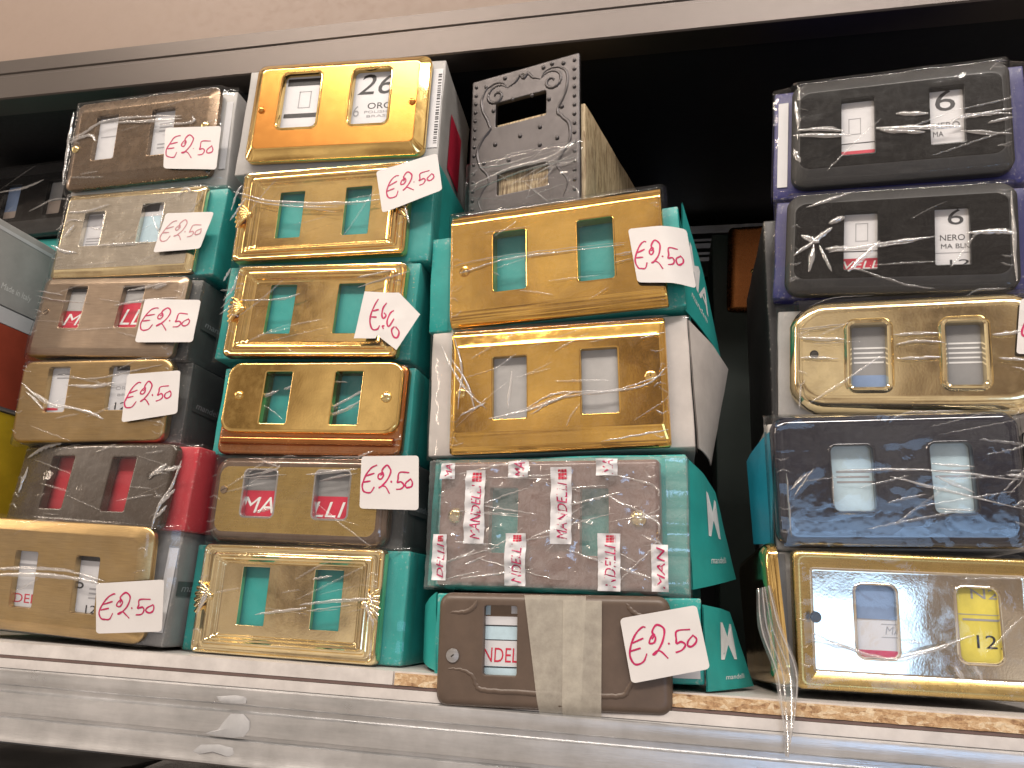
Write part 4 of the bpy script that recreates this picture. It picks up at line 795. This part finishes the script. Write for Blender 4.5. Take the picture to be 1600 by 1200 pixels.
# ---- ornate pewter plate with its wood-grain carton, standing on top of the third pile
def pewter():
    p = P['30']; F = frame_of(p); base = Vector((p['loc'][0] + 8, p['loc'][1] + 25, 252.3)) * S
    e = bpy.data.objects.new('boxed_cover_plate', None); COL.objects.link(e); e.location = base; T = Matrix.Translation(-base); L = T @ F
    h_ = 49.3 + 76; v, f, mi = plate_mesh(p['w'], h_, [(0, 0, 3, 1.5, 0), (0, 0, 1, 1.5, 0), (.3, .3, .4, 1.4, 0), (.9, .9, .05, 1.2, 0), (1.3, 1.3, 0, 1.2, 0), (1.8, 1.8, 0, 1, 0)], p['wins'] , [(.9, 0, 0), (.5, 0, 0), (.2, .15, 0), (0, .5, 0), (0, 3, 0)], 0, 0, (49.3 - 76) / 2, 1.4)
    pl = mesh_obj('plate', v, f, 'pewter', e, L, 32, mi)
    half = [(-4, 41), (-2, 38), (3, 37), (7, 40), (10, 44), (12, 46)]
    paths = []
    for s_ in (-1, 1):
        spiral = [(s_ * (20 + (8.5 - k * .42) * math.cos(2.6 - k * .5)), 33 + (8.5 - k * .42) * math.sin(2.6 - k * .5)) for k in range(19)]
        body = [(s_ * 12.5, 37.5), (s_ * 15, 41.5), (s_ * 21, 43), (s_ * 28, 40), (s_ * 31, 33), (s_ * 30, 24), (s_ * 26, 15), (s_ * 24, 9), (s_ * 27, 5), (s_ * 31.5, -1), (s_ * 33, -9), (s_ * 31, -17), (s_ * 26, -24), (s_ * 24, -30), (s_ * 28, -36), (s_ * 31, -43), (s_ * 28, -52)]
        paths += [spiral, body]
    paths.append([(-12, 37), (-6, 40), (-3, 44), (0, 41), (3, 44), (6, 40), (12, 37)])
    for q in paths:
        mb = MB(); ridge(mb, catmull(q, 5), 2.4, .95, lambda x, z: -.02, 0, .06); mb.build('scroll', 'pewter', pl, None, 60)
    rnd = random.Random(4); mb = MB()
    for (x, z) in [(-22, 22), (-8, 27), (6, 26), (18, 20), (27, 12), (-20, -4), (-2, -2), (12, 1), (24, -10), (-28, -16), (-10, -18), (12, -12), (28, 44), (-28, 42), (-14, 45), (14, 45), (20, 46)]:
        m1 = MB(); lathe(m1, x, z, [(1.5, .1), (1.4, -.5), (.9, -.9), (.05, -1.05)], 10); m1.build('stud', 'pewter', pl, None, 60)
    for s_ in (-1, 1):
        for i in range(15):
            m1 = MB(); lathe(m1, s_ * 35.6, 44 - i * 6.6, [(1.3, .1), (1.2, -.5), (.7, -.85), (.05, -.95)], 9); m1.build('stud', 'pewter', pl, None, 60)
    m1 = MB(); lathe(m1, -1, 43.5, [(1.9, .05), (1.8, -.1), (.05, -.12)], 14); m1.build('hanging_hole', 'dark_slot', pl, None, 60)
    carton('box', -p['w'] / 2 + 2, p['w'] / 2 + 2.2, 4.2, 128, -76.5, 13.5, 'wood_print', e, L, 5, .5)
    wrap(e, L @ Matrix.Translation((0, 0, -.040)), p['w'], 50, -1.0, 4, [-p['w'] / 2 + 1, p['w'] / 2 + 3], [[(-36, 8), (-10, 14), (20, 16), (37, 24)], [(-34, 4), (0, 10), (38, 12)], [(-30, 20), (-10, 18), (10, 20)], [(10, 6), (34, 14)]], 77, 'film', n_rand=24, crinkle=.8)
    tag(e, 'upright pewter cover plate with embossed scrolls and studs on a wood-grain box', 'cover plate')
pewter()

# ---- plate seen edge-on between the piles, with loose film
def edge_on():
    base = Vector((126.5, 37, .3)) * S
    e = bpy.data.objects.new('wrapped_cover_plate', None); COL.objects.link(e); e.location = base
    L = Matrix.Translation((0, 0, .035)) @ Euler((math.radians(3), math.radians(-4), math.radians(-85)), 'XYZ').to_matrix().to_4x4()
    v, f, mi = plate_mesh(76, 66, big_rounded(7, 6, 6, 9, 6), [], HOLE, 0, 0, 0, 1.2)
    mesh_obj('plate', v, f, 'gold', e, L, 32, mi)
    mb = MB(); rnd = random.Random(8)
    path = [(1, -42, 48), (3, -43, 30), (9, -44, 12), (9, -49, -2), (8, -54, -14), (7, -55, -22)]
    pts = catmull(path, 6); rows = []
    for i, pt in enumerate(pts):
        t = i / (len(pts) - 1); wd_ = 6 + 5 * math.sin(t * 4.5); row = []
        for j in range(9):
            u = j / 8 - .5; row.append((pt[0] + u * wd_, pt[1] + 2.6 * math.sin(u * 9 + t * 5) - .6 * noise.noise((u * 8, t * 14, 1)) * 2, pt[2] + u * 2))
        rows.append(row)
    for r in rows: mb.v += r
    for i in range(len(rows) - 1):
        for j in range(8): mb.f.append((i * 9 + j, i * 9 + j + 1, i * 9 + j + 10, i * 9 + j + 9)); mb.m.append(0)
    for j in (1, 3, 5, 7): tube(mb, [(r[j][0], r[j][1] - .2, r[j][2]) for r in rows], .35, 5, 1)
    mb.build('loose_film', ['film_crinkly', 'crease'], e, None, 60)
    tag(e, 'gold cover plate standing edge-on between two piles with loose film hanging off the shelf', 'cover plate')
edge_on()

# ---- things seen at the sides and in the depth of the bay
def simple_box(name, label, x0, x1, y0, y1, z0, z1, mat, cat='carton', group=None):
    base = Vector(((x0 + x1) / 2, (y0 + y1) / 2, z0)) * S
    e = bpy.data.objects.new(name, None); COL.objects.link(e); e.location = base
    b = carton('box', x0, x1, y0, y1, z0, z1, mat, e, Matrix.Translation(-base), int(x0) % 17)
    tag(e, label, cat, group); return e, b
def side_panel(b, x, y0, y1, z0, z1, mat, texts=()):
    mb = MB(); fn = lambda u, v: (x, y0 + (y1 - y0) * u, z0 + (z1 - z0) * v); sheet(mb, fn, 1, 1); o = mb.build('printed_panel', mat, b, None, 0)
    if texts:
        mb = MB()
        for (t_, u0, u1, v0, v1) in texts: put_text(mb, t_, lambda u, v: (x + .12, fn(u, v)[1], fn(u, v)[2]), u0, u1, v0, v1, .1, .0)
        mb.build('print', 'print_white', o, None, 0)
e, b = simple_box('carton', 'grey carton printed Made in Italy with white and red bands', -480, -370, -24, 78, 146, 274, 'card_silver')
side_panel(b, -369.2, -23, 77, 216, 266, 'card_silver', [('Made in Italy', .37, .63, .19, .31)]); side_panel(b, -369.2, -23, 77, 204, 215, 'label_white'); side_panel(b, -369.2, -23, 77, 148, 203.5, 'card_rust'); side_panel(b, -369.2, -23, 77, 266.4, 269, 'label_white')
e, b = simple_box('carton', 'yellow carton with black lettering under the grey and red carton', -482, -371, -24, 78, 0, 145, 'card_yellow')
mb = MB(); put_text(mb, 'ITALIA', lambda u, v: (-370.0, 2 + 12 * u, 100 + 38 * v), 0, 1, 0, 1, .1, .0, 1); mb.build('print', 'print_black', b, None, 0)
# black plate further back, on a dark carton behind the grey one
e, b = simple_box('carton', 'dark teal carton behind the grey carton carrying a black plate', -545, -385, 112, 200, 0, 318, 'card_teal')
P['90'] = dict(loc=[-462, 104, 355], rot=[0, -1.5, -2], w=118, h=70, wins=[[-22, -2, 17, 33], [24, -2, 17, 33]], bx=[-57, 60], cr=[[(2, -14), (14, -9), (28, -5), (48, -8)], [(-40, 8), (-10, 10), (10, 16)]])
grp_old = grp
def grp(k): return None
package('90', 'boxed_cover_plate', 'black cover plate in film lying further back behind the bronze plate', chamfer(7, 6, 5, 12, 3, 1, 0), ['black_face', 'black_satin'], box='card_black', t=7, fill=[([(0, .3, 'card_beige'), (.3, 1, 'print_blue')],), ([(0, .45, 'card_beige'), (.45, 1, 'card_grey')],)], wkw=dict(wd=1.6, n_rand=3), depth=70)
grp = grp_old
# copper plate on a dark green carton deep between the piles
e, b = simple_box('carton', 'dark green carton standing deep in the shelf between two piles', 118, 175, 205, 280, 0, 340, 'card_deep')
P['91'] = dict(loc=[146, 198, 306], rot=[2, 3, -8], w=38, h=74, wins=[], bx=[-18, 18])
base = Vector((146, 198, 270)) * S
e = bpy.data.objects.new('copper_cover_plate', None); COL.objects.link(e); e.location = base; L = Matrix.Translation(-base) @ frame_of(P['91'])
v, f, mi = plate_mesh(34, 74, big_rounded(6, 9, 4, 4, 5), [], HOLE, 0, 0, 0); pl = mesh_obj('plate', v, f, 'copper_dark', e, L, 32, mi); add_screw(pl, 4, -4, 2.2, 0, 'brass_screw')
tag(e, 'narrow copper cover plate leaning on the dark green carton', 'cover plate')
e, b = simple_box('carton', 'dark carton with pale lettering beside the pile of black plates', 139, 156, 30, 150, 68, 258, 'card_black')
# shelf below: black bagged goods
def lower():
    base = Vector((-250, -20, -160)) * S
    mb = MB(); mb.box(-900, 700, -60, 330, -168, -160.5); structure(mb.build('lower_shelf_board', ['laminate'], smooth=0))
    for i, (x0, x1, m, lb) in enumerate(((-330, -215, 'card_black', 'black bagged package on the shelf below'), (-208, -140, 'brown_dark', 'brown package on the shelf below beside the black bag'))):
        b_ = Vector(((x0 + x1) / 2, 10, -160.3)) * S; e = bpy.data.objects.new('package', None); COL.objects.link(e); e.location = b_
        carton('box', x0, x1, -28, 70, -160, -64, m, e, Matrix.Translation(-b_), 3 + i, 5)
        P['9%d' % (5 + i)] = 0
        wrap(e, Matrix.Translation(-b_) @ Matrix.Translation(((x0 + x1) / 2 * S, -.033, -.112)), x1 - x0, 96, 0, 3, [-(x1 - x0) / 2, (x1 - x0) / 2], [[(-40, 20), (-10, 35), (20, 44)]], 31 + i, 'film_crinkly', n_rand=16, crinkle=3)
        tag(e, lb, 'package')
lower()
